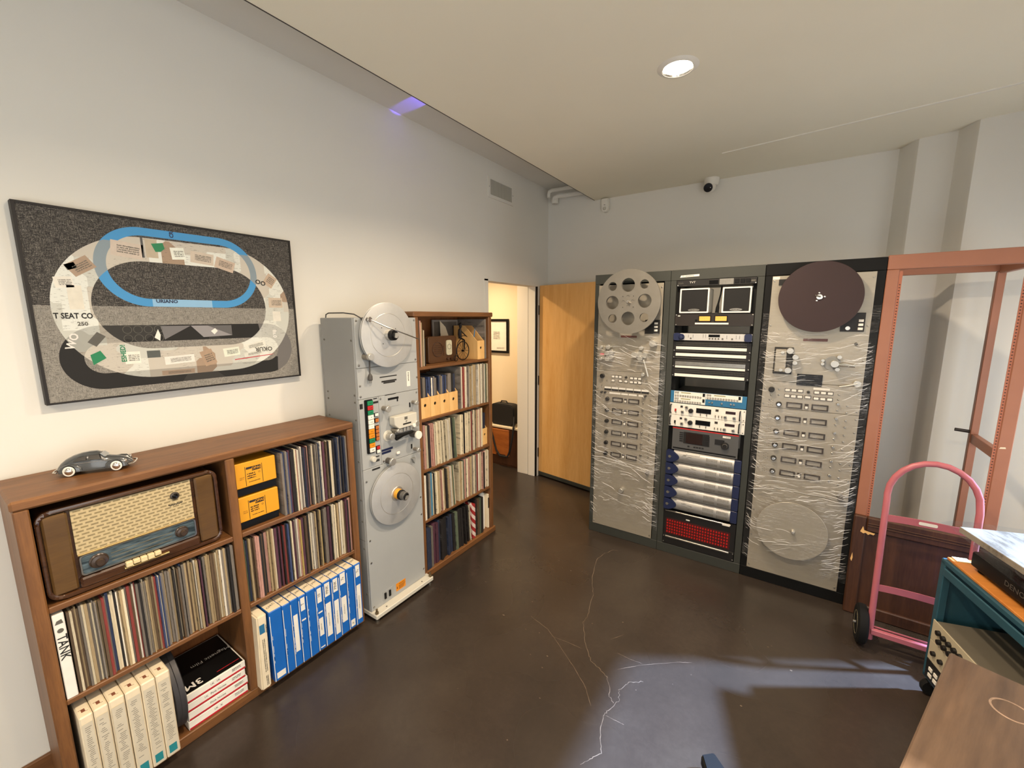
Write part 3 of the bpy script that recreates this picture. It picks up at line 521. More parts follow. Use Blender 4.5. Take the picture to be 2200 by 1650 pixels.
o = bx('binder', 0.03, 0.315, 2.583, 2.600, 0.046, 0.34, CREAM, None, 0.002, label='cream binder with a black label at the right end of the bottom shelf', cat='binder')
bx('spine_label', 0.315, 0.3156, 2.585, 2.598, 0.22, 0.31, INK, o)
# ------------------------------------------------------------------ tank book
o = bx('paperback', 0.03, 0.328, 0.1765, 0.2045, 0.4755, 0.795, PAPER, None, 0.002, label='white paperback lettered TANK at the left end of the row beneath the radio', cat='book')
text('TANK', (0.3285, 0.1905, 0.672), (0, 0, -1), (0, 1, 0), 0.034, INK, o, 'lettering', 1.0, 0.012)
ob('publisher_mark', G().prism(circ(0.1905, 0.735, 0.008, 12), onX, 0.328, 0.3288), INKG, o); ob('publisher_mark', G().prism([(0.18, 0.76), (0.20, 0.76), (0.197, 0.775), (0.185, 0.772)], onX, 0.328, 0.3288), INKG, o)
# ------------------------------------------------------------------ white tape boxes on the floor shelf
ys = [0.1865, 0.2235, 0.263, 0.307, 0.352, 0.396, 0.441]
wl_ = ['leftmost', 'second from left', 'third from left', 'fourth from left', 'fifth from left', 'rightmost']
for k in range(6):
    y0, y1 = ys[k] + 0.001, ys[k + 1] - 0.001
    o = bx('tape_box', 0.018, 0.378 + random.uniform(-0.003, 0.003), y0, y1, 0.0475, 0.418, CREAM, None, 0.004, label='cream cardboard tape box at the bookcase base, ' + wl_[k] + ' of six', cat='tape box', group='cream tape boxes')
    xf = 0.3815; yc = (y0 + y1) / 2
    lg = ob('box_emblem', G().box(0.334, 0.352, yc - 0.0055, yc + 0.0045, 0.418, 0.4184).box(0.334, 0.3355, yc - 0.012, yc - 0.0055, 0.418, 0.4184).box(0.352, 0.3535, yc + 0.0045, yc + 0.011, 0.418, 0.4184), M('emblem_brown', '#7a4a34', 0.7, 0, 0.3, 200), o, smooth=False, kind='stuff')
    bx('printed_panel', 0.381, xf, y0 + 0.004, y1 - 0.004, 0.055, 0.39, M('aged_paper', '#c6bda9', 0.7, 0, 0.06, 12), o)
    g = G()
    for z in [0.372 - 0.0075 * i for i in range(34)]:
        if random.random() < 0.86:
            a_ = random.uniform(0, 0.3); e = random.uniform(0.5, 1.0); W = y1 - y0 - 0.016
            g.add([(xf + 0.0003, y0 + 0.008 + W * a_, z), (xf + 0.0003, y0 + 0.008 + W * e, z), (xf + 0.0003, y0 + 0.008 + W * e, z + 0.003), (xf + 0.0003, y0 + 0.008 + W * a_, z + 0.003)], [(0, 1, 2, 3)])
    ob('small_print', g, M('ink_faded', '#8b867a', 0.7), o, smooth=False, kind='stuff')
    bx('teal_mark', 0.381, xf + 0.0005, y0 + 0.008, y1 - 0.010, 0.065, 0.10, TEALP, o)
# dark reel can standing on its edge
o = thing('film_can', 'dark grey round film can standing on edge beside the cream boxes', 'film can', (0.19, 0.465, 0.047))
ob('can_body', G().lathe([(0.0, 0), (0.172, 0), (0.180, 0.004), (0.180, 0.019), (0.177, 0.020)], (0.192, 0.444, 0.228), (0, 1, 0), 48), M('can_grey', '#3c3b3e', 0.5, 0.3, 0.08, 8), o)
ob('can_lid', G().lathe([(0.180, 0), (0.182, 0.002), (0.182, 0.018), (0.174, 0.022), (0.0, 0.022)], (0.192, 0.4635, 0.228), (0, 1, 0), 48), M('can_grey', '#3c3b3e'), o)
# four magnetic film boxes
for k in range(4):
    z0 = 0.0475 + 0.042 * k; yo = 0.004 * math.sin(k * 2.1)
    o = bx('film_box', 0.03, 0.318, 0.490 + yo, 0.722 + yo, z0, z0 + 0.0405, PAPER, None, 0.002, label=('white and red magnetic film box, ' + ['bottom', 'second from bottom', 'third from bottom', 'black topped uppermost'][k] + ' of the stack of four'), cat='film box', group='magnetic film boxes')
    bx('red_band', 0.318, 0.3186, 0.492 + yo, 0.720 + yo, z0 + 0.002, z0 + 0.010, REDP, o)
    text(['1K  X', 'Pink Noise', '1K  Pink Noise', '1K  1K'][k], (0.3184, 0.60 + yo, z0 + 0.024), UX, VX, 0.014, INKG, o); scrib((0.3186, 0.685 + yo, z0 + 0.027), UX, VX, 0.036, 0.014, INKG, o, 2)
    if k == 3:
        bx('black_cover', 0.036, 0.312, 0.496 + yo, 0.716 + yo, z0 + 0.0405, z0 + 0.0412, BLACK, o)
        text('Magnetic Film', (0.165, 0.64 + yo, z0 + 0.0413), (0, -1, 0), (1, 0, 0), 0.028, INKW, o); text('3M', (0.275, 0.535 + yo, z0 + 0.0413), (0, -1, 0), (1, 0, 0), 0.052, INKW, o, 'lettering', 1, 0.02)
        bx('red_line', 0.285, 0.288, 0.62 + yo, 0.71 + yo, z0 + 0.0412, z0 + 0.0414, REDP, o)
# ------------------------------------------------------------------ blue tape boxes
o = ob('tape_box', G().prism([(0.757, 0.0475), (0.800, 0.0475), (0.808, 0.425), (0.765, 0.425)], onX, 0.02, 0.377), CREAM, None, 0.006, 2, label='cream tape box leaning against the blue tape boxes', cat='tape box', group='cream tape boxes')
bx('blue_mark', 0.3772, 0.3778, 0.772, 0.795, 0.335, 0.38, BLUEFACE, o); scrib((0.3776, 0.801, 0.35), (0, 0, -1), (0, 1, 0), 0.04, 0.007, INK, o)
scrib((0.3776, 0.785, 0.22), (0, 0, -1), (0, 1, 0), 0.17, 0.014, INKG, o, 2); scrib((0.3776, 0.785, 0.09), (0, 0, -1), (0, 1, 0), 0.05, 0.012, INK, o, 2)
yb = [0.815, 0.836, 0.878, 0.918, 0.958, 0.998, 1.045, 1.087, 1.134, 1.179, 1.228, 1.273, 1.317]
labs = {1: [(0.06, 0.09, '')], 2: [], 3: [(0.13, 0.33, '')], 4: [(0.33, 0.40, 'T'), (0.275, 0.283, '')], 5: [], 6: [(0.32, 0.40, '10'), (0.26, 0.268, ''), (0.13, 0.23, '*'), (0.06, 0.066, '')], 7: [(0.33, 0.405, 'PINK'), (0.10, 0.29, '*')], 8: [(0.33, 0.405, 'PINK'), (0.08, 0.28, '*')], 9: [(0.345, 0.41, '7a'), (0.12, 0.27, '*')], 10: [(0.06, 0.10, 'JB')], 11: [(0.34, 0.41, '7a'), (0.08, 0.29, '*')]}
ords = ['first', 'second', 'third', 'fourth', 'fifth', 'sixth', 'seventh', 'eighth', 'ninth', 'tenth', 'last']
for k in range(1, 12):
    y0, y1 = (0.818 if k == 1 else yb[k]), yb[k + 1] - 0.001; z1 = 0.415 + random.uniform(-0.004, 0.004); xf = 0.377 + random.uniform(-0.004, 0.002)
    o = bx('tape_box', 0.02, xf, y0, y1, 0.0475, z1, BLUEBOX, None, 0.003, label='blue tape box with white labels, ' + ords[k - 1] + ' of eleven from the cream one', cat='tape box', group='blue tape boxes')
    bx('cream_top', xf - 0.105, xf - 0.004, y0 + 0.002, y1 - 0.002, z1, z1 + 0.0012, CREAM, o)
    bx('white_edge', xf, xf + 0.0006, y0 + 0.0005, y0 + 0.0035, 0.05, z1 - 0.02, PAPER, o)
    text('CFRC', (xf - 0.045, (y0 + y1) / 2, z1 + 0.0013), (-0.35, 0.94, 0), (-0.94, -0.35, 0), 0.018, INK, o)
    for z0, z2, s_ in labs[k]:
        bx('paper_label', xf, xf + 0.0008, y0 + 0.010, y1 - 0.008, z0, z2, PAPER, o)
        if s_ == '*': scrib((xf + 0.001, (y0 + y1) / 2, (z0 + z2) / 2), (0, 0, 1), (0, -1, 0), (z2 - z0) * 0.4, 0.006, INKG, o)
        elif s_: text(s_, (xf + 0.001, (y0 + y1) / 2, (z0 + z2) / 2), (0, 0, 1), (0, -1, 0), 0.021 if z0 > 0.3 else 0.012, INK, o)
    g = G()
    for q in range(5):
        z = random.uniform(0.12, 0.3); g.box(xf, xf + 0.0004, y0 + 0.006, y0 + 0.0075, z, z + random.uniform(0.01, 0.04))
    ob('small_print', g, INKW, o, smooth=False, kind='stuff')
# thin dark red sleeve leaning in the gap at the divider
o = ob('record', G().prism([(0.768, 0.0475), (0.7715, 0.0475), (0.7715, 0.36), (0.768, 0.36)], onX, 0.03, 0.315), RM['red'], label='thin dark red sleeve beside the divider left of the blue tape boxes', cat='record')
# ------------------------------------------------------------------ yellow boxes
for k, z0 in enumerate((0.828, 0.9865)):
    o = thing('photo_paper_box', ['lower', 'upper'][k] + ' yellow photo paper box in the low bookcase', 'box', (0.2, 0.855, z0), group='yellow photo paper boxes')
    bx('box_base', 0.04, 0.300, 0.772, 0.944, z0, z0 + 0.036, BLACK, o, 0.002); bx('lid', 0.036, 0.305, 0.769, 0.947, z0 + 0.036, z0 + 0.152, YEL, o, 0.003)
    xf = 0.3055; zc = z0 + 0.094
    for y in (0.812, 0.884): bx('printed_line', xf - 0.0004, xf + 0.0002, y, y + 0.002, z0 + 0.042, z0 + 0.132, INK, o)
    bx('name_block', xf - 0.0004, xf + 0.0002, 0.842, 0.880, zc + 0.013, zc + 0.033, INK, o); text('OPAL', (xf + 0.0003, 0.861, zc + 0.023), UX, VX, 0.017, YEL, o, 'lettering', 1, 0.01)
    bx('brand_block', xf - 0.0004, xf + 0.0002, 0.817, 0.842, zc + 0.024, zc + 0.034, METERF, o)
    scrib((xf + 0.0003, 0.838, zc - 0.008), UX, VX, 0.036, 0.030, INK, o, 3); text('O', (xf + 0.0003, 0.872, zc), UX, VX, 0.012, INK, o, 'round_mark'); scrib((xf + 0.0003, 0.850, zc - 0.036), UX, VX, 0.05, 0.006, INK, o); scrib((xf + 0.0003, 0.798, zc - 0.012), UX, VX, 0.020, 0.016, M('faded_print', '#a8761c', 0.6), o, 2)
# ------------------------------------------------------------------ tube radio
r = thing('tube_radio', 'brown wooden tube radio with cream speaker cloth in the low bookcase', 'radio', (0.17, 0.437, 0.828))
ob('cabinet', G().prism(rrect(0.180, 0.696, 0.836, 1.150, 0.035, 5), onX, 0.03, 0.300), WALNUT, r, 0.006, 2)
ob('front_rim', G().holed(rrect(0.178, 0.698, 0.834, 1.152, 0.038, 5), [rrect(0.190, 0.686, 0.848, 1.138, 0.028, 5)], onX, 0.298, 0.318), WALNUT, r, 0.003)
for nm, y0, y1 in (('front_cheek', 0.192, 0.254), ('front_cheek', 0.618, 0.684)): bx(nm, 0.300, 0.316, y0, y1, 0.850, 1.134, WALNUT_L, r, 0.006)
bx('lower_rail', 0.300, 0.319, 0.258, 0.614, 0.846, 0.884, WALNUT, r, 0.006)
bx('speaker_cloth', 0.300, 0.306, 0.262, 0.606, 0.968, 1.130, CLOTH, r)
bx('gold_strip', 0.306, 0.311, 0.262, 0.606, 0.9625, 0.9675, GOLD, r, 0.001)
dl = ob('dial_panel', G().prism(rrect(0.266, 0.604, 0.890, 0.961, 0.010), onX, 0.300, 0.309), DIAL, r)
ob('dial_rim', G().holed(rrect(0.264, 0.606, 0.888, 0.962, 0.011), [rrect(0.268, 0.602, 0.892, 0.959, 0.009)], onX, 0.306, 0.312), STEEL, dl)
for k in range(3): bx('scale_line', 0.309, 0.3094, 0.345, 0.525, 0.905 + 0.015 * k, 0.9062 + 0.015 * k, GOLD, dl)
for y, rr in ((0.311, 0.026), (0.556, 0.022)):
    kb = ob('tuning_knob', G().lathe([(rr, 0), (rr, 0.006), (rr * 0.86, 0.009), (rr * 0.84, 0.016), (rr * 0.5, 0.018), (rr * 0.48, 0.026), (rr * 0.4, 0.030), (0, 0.030)], (0.309, y, 0.926), (1, 0, 0), 24), M('knob_brown', '#3d3027', 0.3), r)
    ob('knob_ring', G().lathe([(rr * 0.86, 0), (rr * 0.92, 0.003)], (0.315, y, 0.926), (1, 0, 0), 24, cap=False), GOLD, kb)
ey = ob('tuning_eye', G().lathe([(0.015, 0), (0.015, 0.006), (0.011, 0.008)], (0.306, 0.550, 1.081), (1, 0, 0), 20), M('eye_rim', '#3a322b', 0.4), r)
ob('eye_glass', G().lathe([(0.011, 0), (0.006, 0.005), (0, 0.006)], (0.313, 0.550, 1.081), (1, 0, 0), 16), DARKWIN, ey)
ob('name_script', G().tube([(0.307, 0.527 + 0.046 * k / 14, 1.0455 + 0.0022 * math.sin(k * 2.2) + 0.004 * (k == 0) + 0.003 * (k == 14)) for k in range(15)], 0.0017, 5), INK, r)
for k in range(5): bx('piano_key', 0.315, 0.332, 0.376 + 0.0212 * k, 0.3955 + 0.0212 * k, 0.868 + 0.004 * (k % 3 == 1), 0.888, KEY, r, 0.002)
bx('key_rail', 0.315, 0.327, 0.372, 0.506, 0.862, 0.8675, GOLD, r, 0.001)
# ------------------------------------------------------------------ model car
CARP = M('car_paint', '#4b4d4e', 0.22, 0.2, 0, 8, (1, 1, 1), 0, 0.6)
ct = thing('model_car', 'dark grey vintage model car parked on the low bookcase', 'model car', (0.172, 0.371, 1.2155), math.atan2(0.115, 0.058), local=True); ct.scale = (1, 1, 1.1)
prof = [(-.106, .020, .016, .024), (-.101, .031, .013, .040), (-.092, .042, .013, .052), (-.078, .053, .013, .060), (-.058, .0625, .013, .064), (-.035, .0685, .013, .066), (-.012, .0705, .013, .066), (.006, .0695, .013, .065), (.020, .063, .013, .062), (.030, .0515, .013, .056), (.044, .0475, .013, .050), (.066, .0435, .013, .042), (.086, .036, .014, .032), (.098, .027, .016, .022), (.104, .019, .018, .012)]
def shell(prof, pw=2.6, n=14, yo=0.0):
    g = G(); vv = []; ff = []
    for x, zt, zb, wd in prof:
        for k in range(n):
            a = PI * k / (n - 1); c, s = math.cos(a), max(0.0, math.sin(a))
            vv.append((x, yo + math.copysign(abs(c) ** (2 / pw), c) * wd / 2, zb + (zt - zb) * s ** (2 / pw)))
    for i in range(len(prof) - 1):
        for k in range(n - 1): ff.append((i * n + k, i * n + k + 1, (i + 1) * n + k + 1, (i + 1) * n + k))
        ff.append((i * n + n - 1, i * n, (i + 1) * n, (i + 1) * n + n - 1))
    ff.append(tuple(range(n))); ff.append(tuple((len(prof) - 1) * n + k for k in range(n))); return g.add(vv, ff)
body = ob('car_body', shell(prof), CARP, ct)
for s in (-1, 1):
    for x0, nm in ((-0.0645, 'rear_fender'), (0.0645, 'front_fender')):
        fp = []
        for k in range(9):
            a = PI * k / 8; fp.append((x0 - 0.031 * math.cos(a) * (1.12 if x0 * math.cos(a) > 0 else 1), 0.014 + 0.027 * max(0.0, math.sin(a)) ** 0.8, 0.013, 0.024 * (0.35 + 0.65 * math.sin(a))))
        ob(nm, shell(fp, 2.4, 12, s * 0.031), CARP, ct)
        wh = ob('wheel', G().lathe([(0.0, -0.006), (0.016, -0.006), (0.0185, -0.003), (0.0185, 0.003), (0.016, 0.006), (0.0, 0.006)], (x0, s * 0.0385, 0.0185), (0, s, 0), 20), RUBBER, ct)
        ob('whitewall', G().lathe([(0.0168, 0.0052), (0.0155, 0.0066), (0.0118, 0.0066)], (x0, s * 0.0385, 0.0185), (0, s, 0), 20, cap=False), WHITE, wh)
        ob('hubcap', G().lathe([(0.0118, 0.0064), (0.009, 0.009), (0.004, 0.0105), (0, 0.0108)], (x0, s * 0.0385, 0.0185), (0, s, 0), 16), CHROME, wh)
    bx('running_board', -0.034, 0.034, s * 0.034 - 0.006, s * 0.034 + 0.006, 0.0125, 0.0155, CARP, ct)
    W = []
    for a, b_ in (((-.052, .047), (-.018, .048)), ((-.012, .048), (.023, .046))):
        pts = [(a[0], a[1]), (b_[0], b_[1]), (b_[0] - (0.006 if a[0] > -.03 else 0), .0605), (a[0] + (0.012 if a[0] < -.03 else 0), .0605 if a[0] > -.03 else .058)]
        ob('side_window', G().prism(pts, lambda p, q, k, s=s: (p, s * (0.0335 - (q - 0.047) * 0.62 + k), q), -0.006, 0.0004 + 0.0004), DARKWIN, ct)
    ob('headlight', G().lathe([(0.0065, -0.006), (0.0072, 0), (0.005, 0.003), (0, 0.004)], (0.089, s * 0.031, 0.030), (1, 0, 0.25), 14), CHROME, ct)
    bx('trim_strip', -0.05, 0.08, s * 0.0332 - 0.0003, s * 0.0332 + 0.0006, 0.0385, 0.0393, CHROME, ct)
ob('windscreen', G().prism([(-0.022, 0.0505), (0.022, 0.0505), (0.018, 0.0625), (-0.018, 0.0625)], lambda p, q, k: (0.0325 - (q - 0.0505) * 0.95 + k, p, q), -0.004, 0.0008), M('windscreen', '#9ea3a6', 0.1, 0.3), ct)
for x, s in ((0.111, 1), (-0.112, -1)): ob('bumper', G().tube([(x - s * 0.014, -0.037, 0.017), (x - s * 0.003, -0.031, 0.017), (x, -0.012, 0.017), (x, 0.012, 0.017), (x - s * 0.003, 0.031, 0.017), (x - s * 0.014, 0.037, 0.017)], 0.0026, 8), CHROME, ct)
ob('hood_strip', G().tube([(0.036, 0, 0.0502), (0.066, 0, 0.0440), (0.088, 0, 0.0352), (0.100, 0, 0.025)], 0.0009, 6), CHROME, ct)
# ------------------------------------------------------------------ contents of the tall bookcase's upper shelves
for k in range(4):
    y0 = 1.879 + 0.0925 * k
    o = thing('magazine_file', 'plywood magazine file of dark magazines, ' + ['leftmost', 'second from left', 'third from left', 'rightmost'][k] + ' of four', 'magazine file', (0.2, y0 + 0.045, 1.119), group='plywood magazine files')
    g = G().holed([(y0, 1.1192), (y0 + 0.0905, 1.1192), (y0 + 0.0905, 1.258), (y0, 1.258)], [circ(y0 + 0.0452, 1.205, 0.0115, 18)], onX, 0.306, 0.312); ob('front_plate', g, PLY, o)
    for y in (y0, y0 + 0.0865): ob('side_plate', G().prism([(0.306, 1.1192), (0.306, 1.258), (0.20, 1.37), (0.06, 1.37), (0.06, 1.1192)], lambda p, q, d: (p, d, q), y, y + 0.004), PLY, o)
    bx('back_plate', 0.055, 0.06, y0, y0 + 0.0905, 1.1192, 1.37, PLY, o)
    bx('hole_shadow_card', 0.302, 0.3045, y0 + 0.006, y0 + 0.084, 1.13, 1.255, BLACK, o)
    yy = y0 + 0.0055; nmag = [7, 7, 6, 4][k]; wd = 0.080 / nmag
    for q in range(nmag):
        kk = random.choice(['navy', 'black', 'blue', 'grey', 'black', 'navy', 'white']); m_ = bpy.data.objects.new('magazine', SLEEVES[kk]); COL.objects.link(m_)
        m_.scale = (0.21, wd * 0.9, 0.265 + random.uniform(-0.012, 0.006)); m_.location = (0.298 - random.uniform(0, 0.006), yy + wd / 2, 1.1205); yy += wd
        SEEN.setdefault((kk, 'magazine', 'in the ' + ['leftmost', 'second', 'third', 'rightmost'][k] + ' plywood file'), []).append(m_); tag(m_, kk, 'magazine', 'magazines in the plywood files')
o = thing('magazine_file', 'single plywood magazine file on the top shelf of the tall bookcase', 'magazine file', (0.2, 2.55, 1.465))
y0 = 2.486
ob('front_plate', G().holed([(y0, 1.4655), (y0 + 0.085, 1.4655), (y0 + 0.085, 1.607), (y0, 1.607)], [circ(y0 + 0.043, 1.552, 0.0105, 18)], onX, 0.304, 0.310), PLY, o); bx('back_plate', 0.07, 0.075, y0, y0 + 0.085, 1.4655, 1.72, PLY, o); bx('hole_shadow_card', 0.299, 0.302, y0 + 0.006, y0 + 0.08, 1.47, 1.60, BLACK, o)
for y in (y0, y0 + 0.081): ob('side_plate', G().prism([(0.304, 1.4655), (0.304, 1.607), (0.19, 1.72), (0.07, 1.72), (0.07, 1.4655)], lambda p, q, d: (p, d, q), y, y + 0.004), PLY, o)
o = ob('pencil', G().tube([(0.25, 2.50, 1.47), (0.252, 2.512, 1.60), (0.255, 2.525, 1.685), (0.2552, 2.526, 1.70)], [0.004, 0.004, 0.004, 0.0005], 6), BLUEFACE, label='pale blue pencil standing in the top shelf magazine file', cat='pencil')
o = thing('magazine_file', 'plywood magazine file at the right end of the third shelf', 'magazine file', (0.2, 2.57, 0.771)); y0 = 2.536
ob('front_plate', G().holed([(y0, 0.7715), (y0 + 0.062, 0.7715), (y0 + 0.062, 0.905), (y0, 0.905)], [circ(y0 + 0.031, 0.855, 0.010, 16)], onX, 0.300, 0.306), PLY, o); bx('back_plate', 0.06, 0.065, y0, y0 + 0.062, 0.7715, 1.02, PLY, o)
for y in (y0, y0 + 0.058): ob('side_plate', G().prism([(0.300, 0.7715), (0.300, 0.905), (0.20, 1.02), (0.06, 1.02), (0.06, 0.7715)], lambda p, q, d: (p, d, q), y, y + 0.004), PLY, o)
m_ = bpy.data.objects.new('magazine', SLEEVES['navy']); COL.objects.link(m_); m_.scale = (0.21, 0.045, 0.255); m_.location = (0.292, 2.567, 0.773); tag(m_, 'dark blue magazine in the file at the end of the third shelf', 'magazine')
# thin worn books at the left of the top shelf
for k, (kk, t_, h_, ln) in enumerate((('brown', 0.013, 0.30, 0.0), ('pink', 0.010, 0.296, -0.02), ('tan', 0.012, 0.285, -0.03), ('brown', 0.010, 0.24, -0.05), ('cream', 0.008, 0.235, -0.06), ('black', 0.016, 0.18, 0.0))):
    o = bpy.data.objects.new('album', SLEEVES[kk]); COL.objects.link(o); o.scale = (0.25, t_ * 0.95, h_); o.location = (0.322 - 0.006 * k, 1.883 + 0.0145 * k, 1.4655); o.rotation_euler = (ln * 0.4, 0, 0)
    tag(o, ['tall brown', 'faded pink', 'worn tan', 'short brown', 'short cream', 'low black'][k] + ' album at the left end of the top shelf', 'album', 'worn albums on the top shelf')
# wooden model radio
r = thing('model_radio', 'small flat wooden model radio with a pale dial on the top shelf', 'ornament', (0.2, 2.15, 1.465))
ob('radio_face', G().prism(rrect(2.012, 2.300, 1.4655, 1.652, 0.018), onX, 0.20, 0.235), M('dark_veneer', '#4b3018', 0.45, 0, 0.1, 12), r, 0.003)
ob('speaker_ring', G().holed(circ(2.10, 1.562, 0.052, 32), [circ(2.10, 1.562, 0.047, 32)], onX, 0.235, 0.239), WALNUT, r)
for k in range(5): bx('speaker_bar', 0.235, 0.2375, 2.062, 2.138, 1.531 + 0.0145 * k, 1.5335 + 0.0145 * k, WALNUT, r)
d_ = ob('dial', G().prism(rrect(2.186, 2.242, 1.515, 1.622, 0.014), onX, 0.235, 0.242), M('dial_paper', '#b9b49a', 0.5, 0, 0.15, 60), r)
ob('dial_ring', G().holed(circ(2.214, 1.575, 0.019, 20), [circ(2.214, 1.575, 0.016, 20)], onX, 0.242, 0.2425), INKG, d_)
for y in (2.196, 2.232): ob('knob', G().cyl((0.235, y, 1.49), (0.25, y, 1.49), 0.010, n=14), WALNUT, r)
for k in range(6): ob('button', G().cyl((0.235, 2.158, 1.52 + 0.012 * k), (0.239, 2.158, 1.52 + 0.012 * k), 0.004, n=8), WALNUT, r)
r.location.y += 0.034
# penny-farthing figure, made of thin dark metal
f = thing('bicycle_figurine', 'dark metal figurine of a rider on a high wheel bicycle', 'figurine', (0.26, 2.38, 1.465)); IRON = M('dark_iron', '#1a1513', 0.45, 0.6)
wc = (0.265, 2.370, 1.538); wheel = ob('front_wheel', G().tube([(0.265, wc[1] + 0.068 * math.cos(2 * PI * k / 32), wc[2] + 0.068 * math.sin(2 * PI * k / 32)) for k in range(33)], 0.0035, 6), IRON, f)
for k in range(12): ob('spoke', G().cyl(wc, (0.265, wc[1] + 0.067 * math.cos(PI * k / 6), wc[2] + 0.067 * math.sin(PI * k / 6)), 0.0011, n=5), IRON, wheel)
ob('hub', G().cyl((0.255, wc[1], wc[2]), (0.275, wc[1], wc[2]), 0.006, n=10), IRON, wheel)
ob('back_wheel', G().tube([(0.265, 2.292 + 0.020 * math.cos(2 * PI * k / 16), 1.487 + 0.020 * math.sin(2 * PI * k / 16)) for k in range(17)], 0.0028, 6), IRON, f)
ob('bicycle_spine', G().tube([(0.265, 2.292, 1.487), (0.265, 2.298, 1.55), (0.265, 2.315, 1.60), (0.265, 2.345, 1.625), (0.265, 2.372, 1.622), (0.265, 2.372, 1.54)], 0.003, 6), IRON, f)
ob('handlebar', G().tube([(0.235, 2.385, 1.640), (0.25, 2.392, 1.648), (0.28, 2.392, 1.648), (0.295, 2.385, 1.640)], 0.0028, 6), IRON, f)
ob('rider', G().tube([(0.265, 2.342, 1.630), (0.265, 2.338, 1.66), (0.265, 2.340, 1.69), (0.265, 2.346, 1.705)], [0.012, 0.014, 0.013, 0.005], 8).tube([(0.265, 2.346, 1.70), (0.265, 2.348, 1.715), (0.265, 2.349, 1.735), (0.265, 2.349, 1.745)], [0.005, 0.011, 0.011, 0.004], 8).tube([(0.265, 2.345, 1.69), (0.275, 2.365, 1.668), (0.285, 2.388, 1.645)], 0.004, 6).tube([(0.265, 2.345, 1.635), (0.278, 2.375, 1.615), (0.278, 2.372, 1.57), (0.278, 2.378, 1.545)], [0.007, 0.006, 0.005, 0.004], 6), IRON, f, kind='stuff')
# pale print and torn sheet behind them, sleeve at the right end
o = bx('art_print', 0.05, 0.06, 2.27, 2.55, 1.4655, 1.765, M('print_grey', '#8e857c', 0.7, 0, 0.2, 6), None, label='grey art print leaning at the back of the top shelf', cat='print')
bx('print_mount', 0.0603, 0.0612, 2.285, 2.535, 1.48, 1.75, M('print_image', '#5f564c', 0.7, 0, 0.3, 9), o)
o = ob('curled_sheet', G().prism([(2.34, 1.4657), (2.53, 1.4657), (2.53, 1.55), (2.47, 1.585), (2.42, 1.64), (2.39, 1.71), (2.33, 1.76), (2.335, 1.60)], lambda p, q, d: (0.075 + 0.02 * (p - 2.3) + d, p, q), 0.0, 0.002), CREAM, label='cream curled paper sheet behind the metal bicycle', cat='paper')
row(2.575, 2.598, 1.4655, 2, {'grey': 1}, 'at the right end of the top shelf', 'grey sleeves on the top shelf', h=0.30)
relabel()
# ------------------------------------------------------------------ tall grey tape deck
XP = 0.360
d = thing('tape_deck', 'tall grey reel to reel tape deck standing between the two bookcases', 'tape deck', (0.22, 1.60, 0))
Y0, Y1 = 1.385, 1.822
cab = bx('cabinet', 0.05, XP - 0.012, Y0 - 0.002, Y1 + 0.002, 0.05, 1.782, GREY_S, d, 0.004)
for z in (0.5, 1.10): bx('side_seam', 0.06, 0.345, Y0 - 0.0026, Y0 - 0.002, z, z + 0.002, INKG, cab)
for z in (0.16, 0.45, 0.62, 0.75, 0.98, 1.22, 1.32, 1.36, 1.66):
    for x in (0.08, 0.33): ob('side_screw', G().lathe([(0.006, 0), (0.005, 0.003), (0, 0.0035)], (x, Y0 - 0.002, z), (0, -1, 0), 8), INKG, cab)
def pan(y0, y1, z0, z1): return bx('front_panel', XP - 0.012, XP, y0 + 0.001, y1 - 0.001, z0 + 0.001, z1 - 0.001, GREY, d, 0.0015)
p_top = pan(Y0, Y1, 1.508, 1.782); p_2 = pan(Y0, Y1, 1.336, 1.508); p_l = pan(Y0, 1.516, 0.930, 1.336); p_r = pan(1.516, Y1, 0.930, 1.336); p_b = pan(Y0, Y1, 0.05, 0.930)
def cylX(y, z, r, x0, x1, mat, name, parent, n=18, r1=None): return ob(name, G().lathe([(r, 0), (r if r1 is None else r1, x1 - x0 - 0.002), ((r if r1 is None else r1) - 0.002, x1 - x0)], (x0, y, z), (1, 0, 0), n), mat, parent)
for pn, pts in ((p_top, ((1.398, 1.765), (1.808, 1.765), (1.398, 1.525), (1.808, 1.525))), (p_2, ((1.398, 1.352), (1.398, 1.412), (1.813, 1.412))), (p_r, ((1.528, 1.32), (1.805, 1.318), (1.528, 0.945), (1.805, 0.945))), (p_b, ((1.402, 0.86), (1.402, 0.50), (1.402, 0.36), (1.806, 0.62), (1.806, 0.50), (1.402, 0.075), (1.806, 0.11)))):
    for y, z in pts: ob('screw', G().lathe([(0.0065, 0), (0.005, 0.003), (0, 0.004)], (XP, y, z), (1, 0, 0), 8), STEEL, pn)
# guides of the top panel
k1 = cylX(1.440, 1.772, 0.012, XP, XP + 0.055, M('dark_grip', '#4a4540', 0.5), 'swing_arm_post', d); cylX(1.440, 1.772, 0.014, XP + 0.055, XP + 0.066, CHROME, 'post_cap', k1)
cylX(1.436, 1.571, 0.017, XP, XP + 0.045, M('dull_steel', '#8b8479', 0.4, 0.5), 'guide_roller', d); cylX(1.436, 1.571, 0.019, XP + 0.045, XP + 0.065, ALU, 'roller_cap', d)
ob('swing_arm', G().tube([(XP + 0.061, 1.440, 1.772), (XP + 0.100, 1.52, 1.730), (XP + 0.118, 1.60, 1.700), (XP + 0.085, 1.76, 1.655)], 0.0035, 8), STEEL, d)
ob('power_cord', G().tube([(0.09, 1.395, 1.78), (0.095, 1.395, 1.80), (0.12, 1.395, 1.808), (0.25, 1.40, 1.808), (0.33, 1.41, 1.800), (0.372, 1.43, 1.775), (0.378, 1.450, 1.70), (0.380, 1.455, 1.58), (0.380, 1.452, 1.47)], 0.0035, 8), M('cord_grey', '#45423f', 0.6), d)
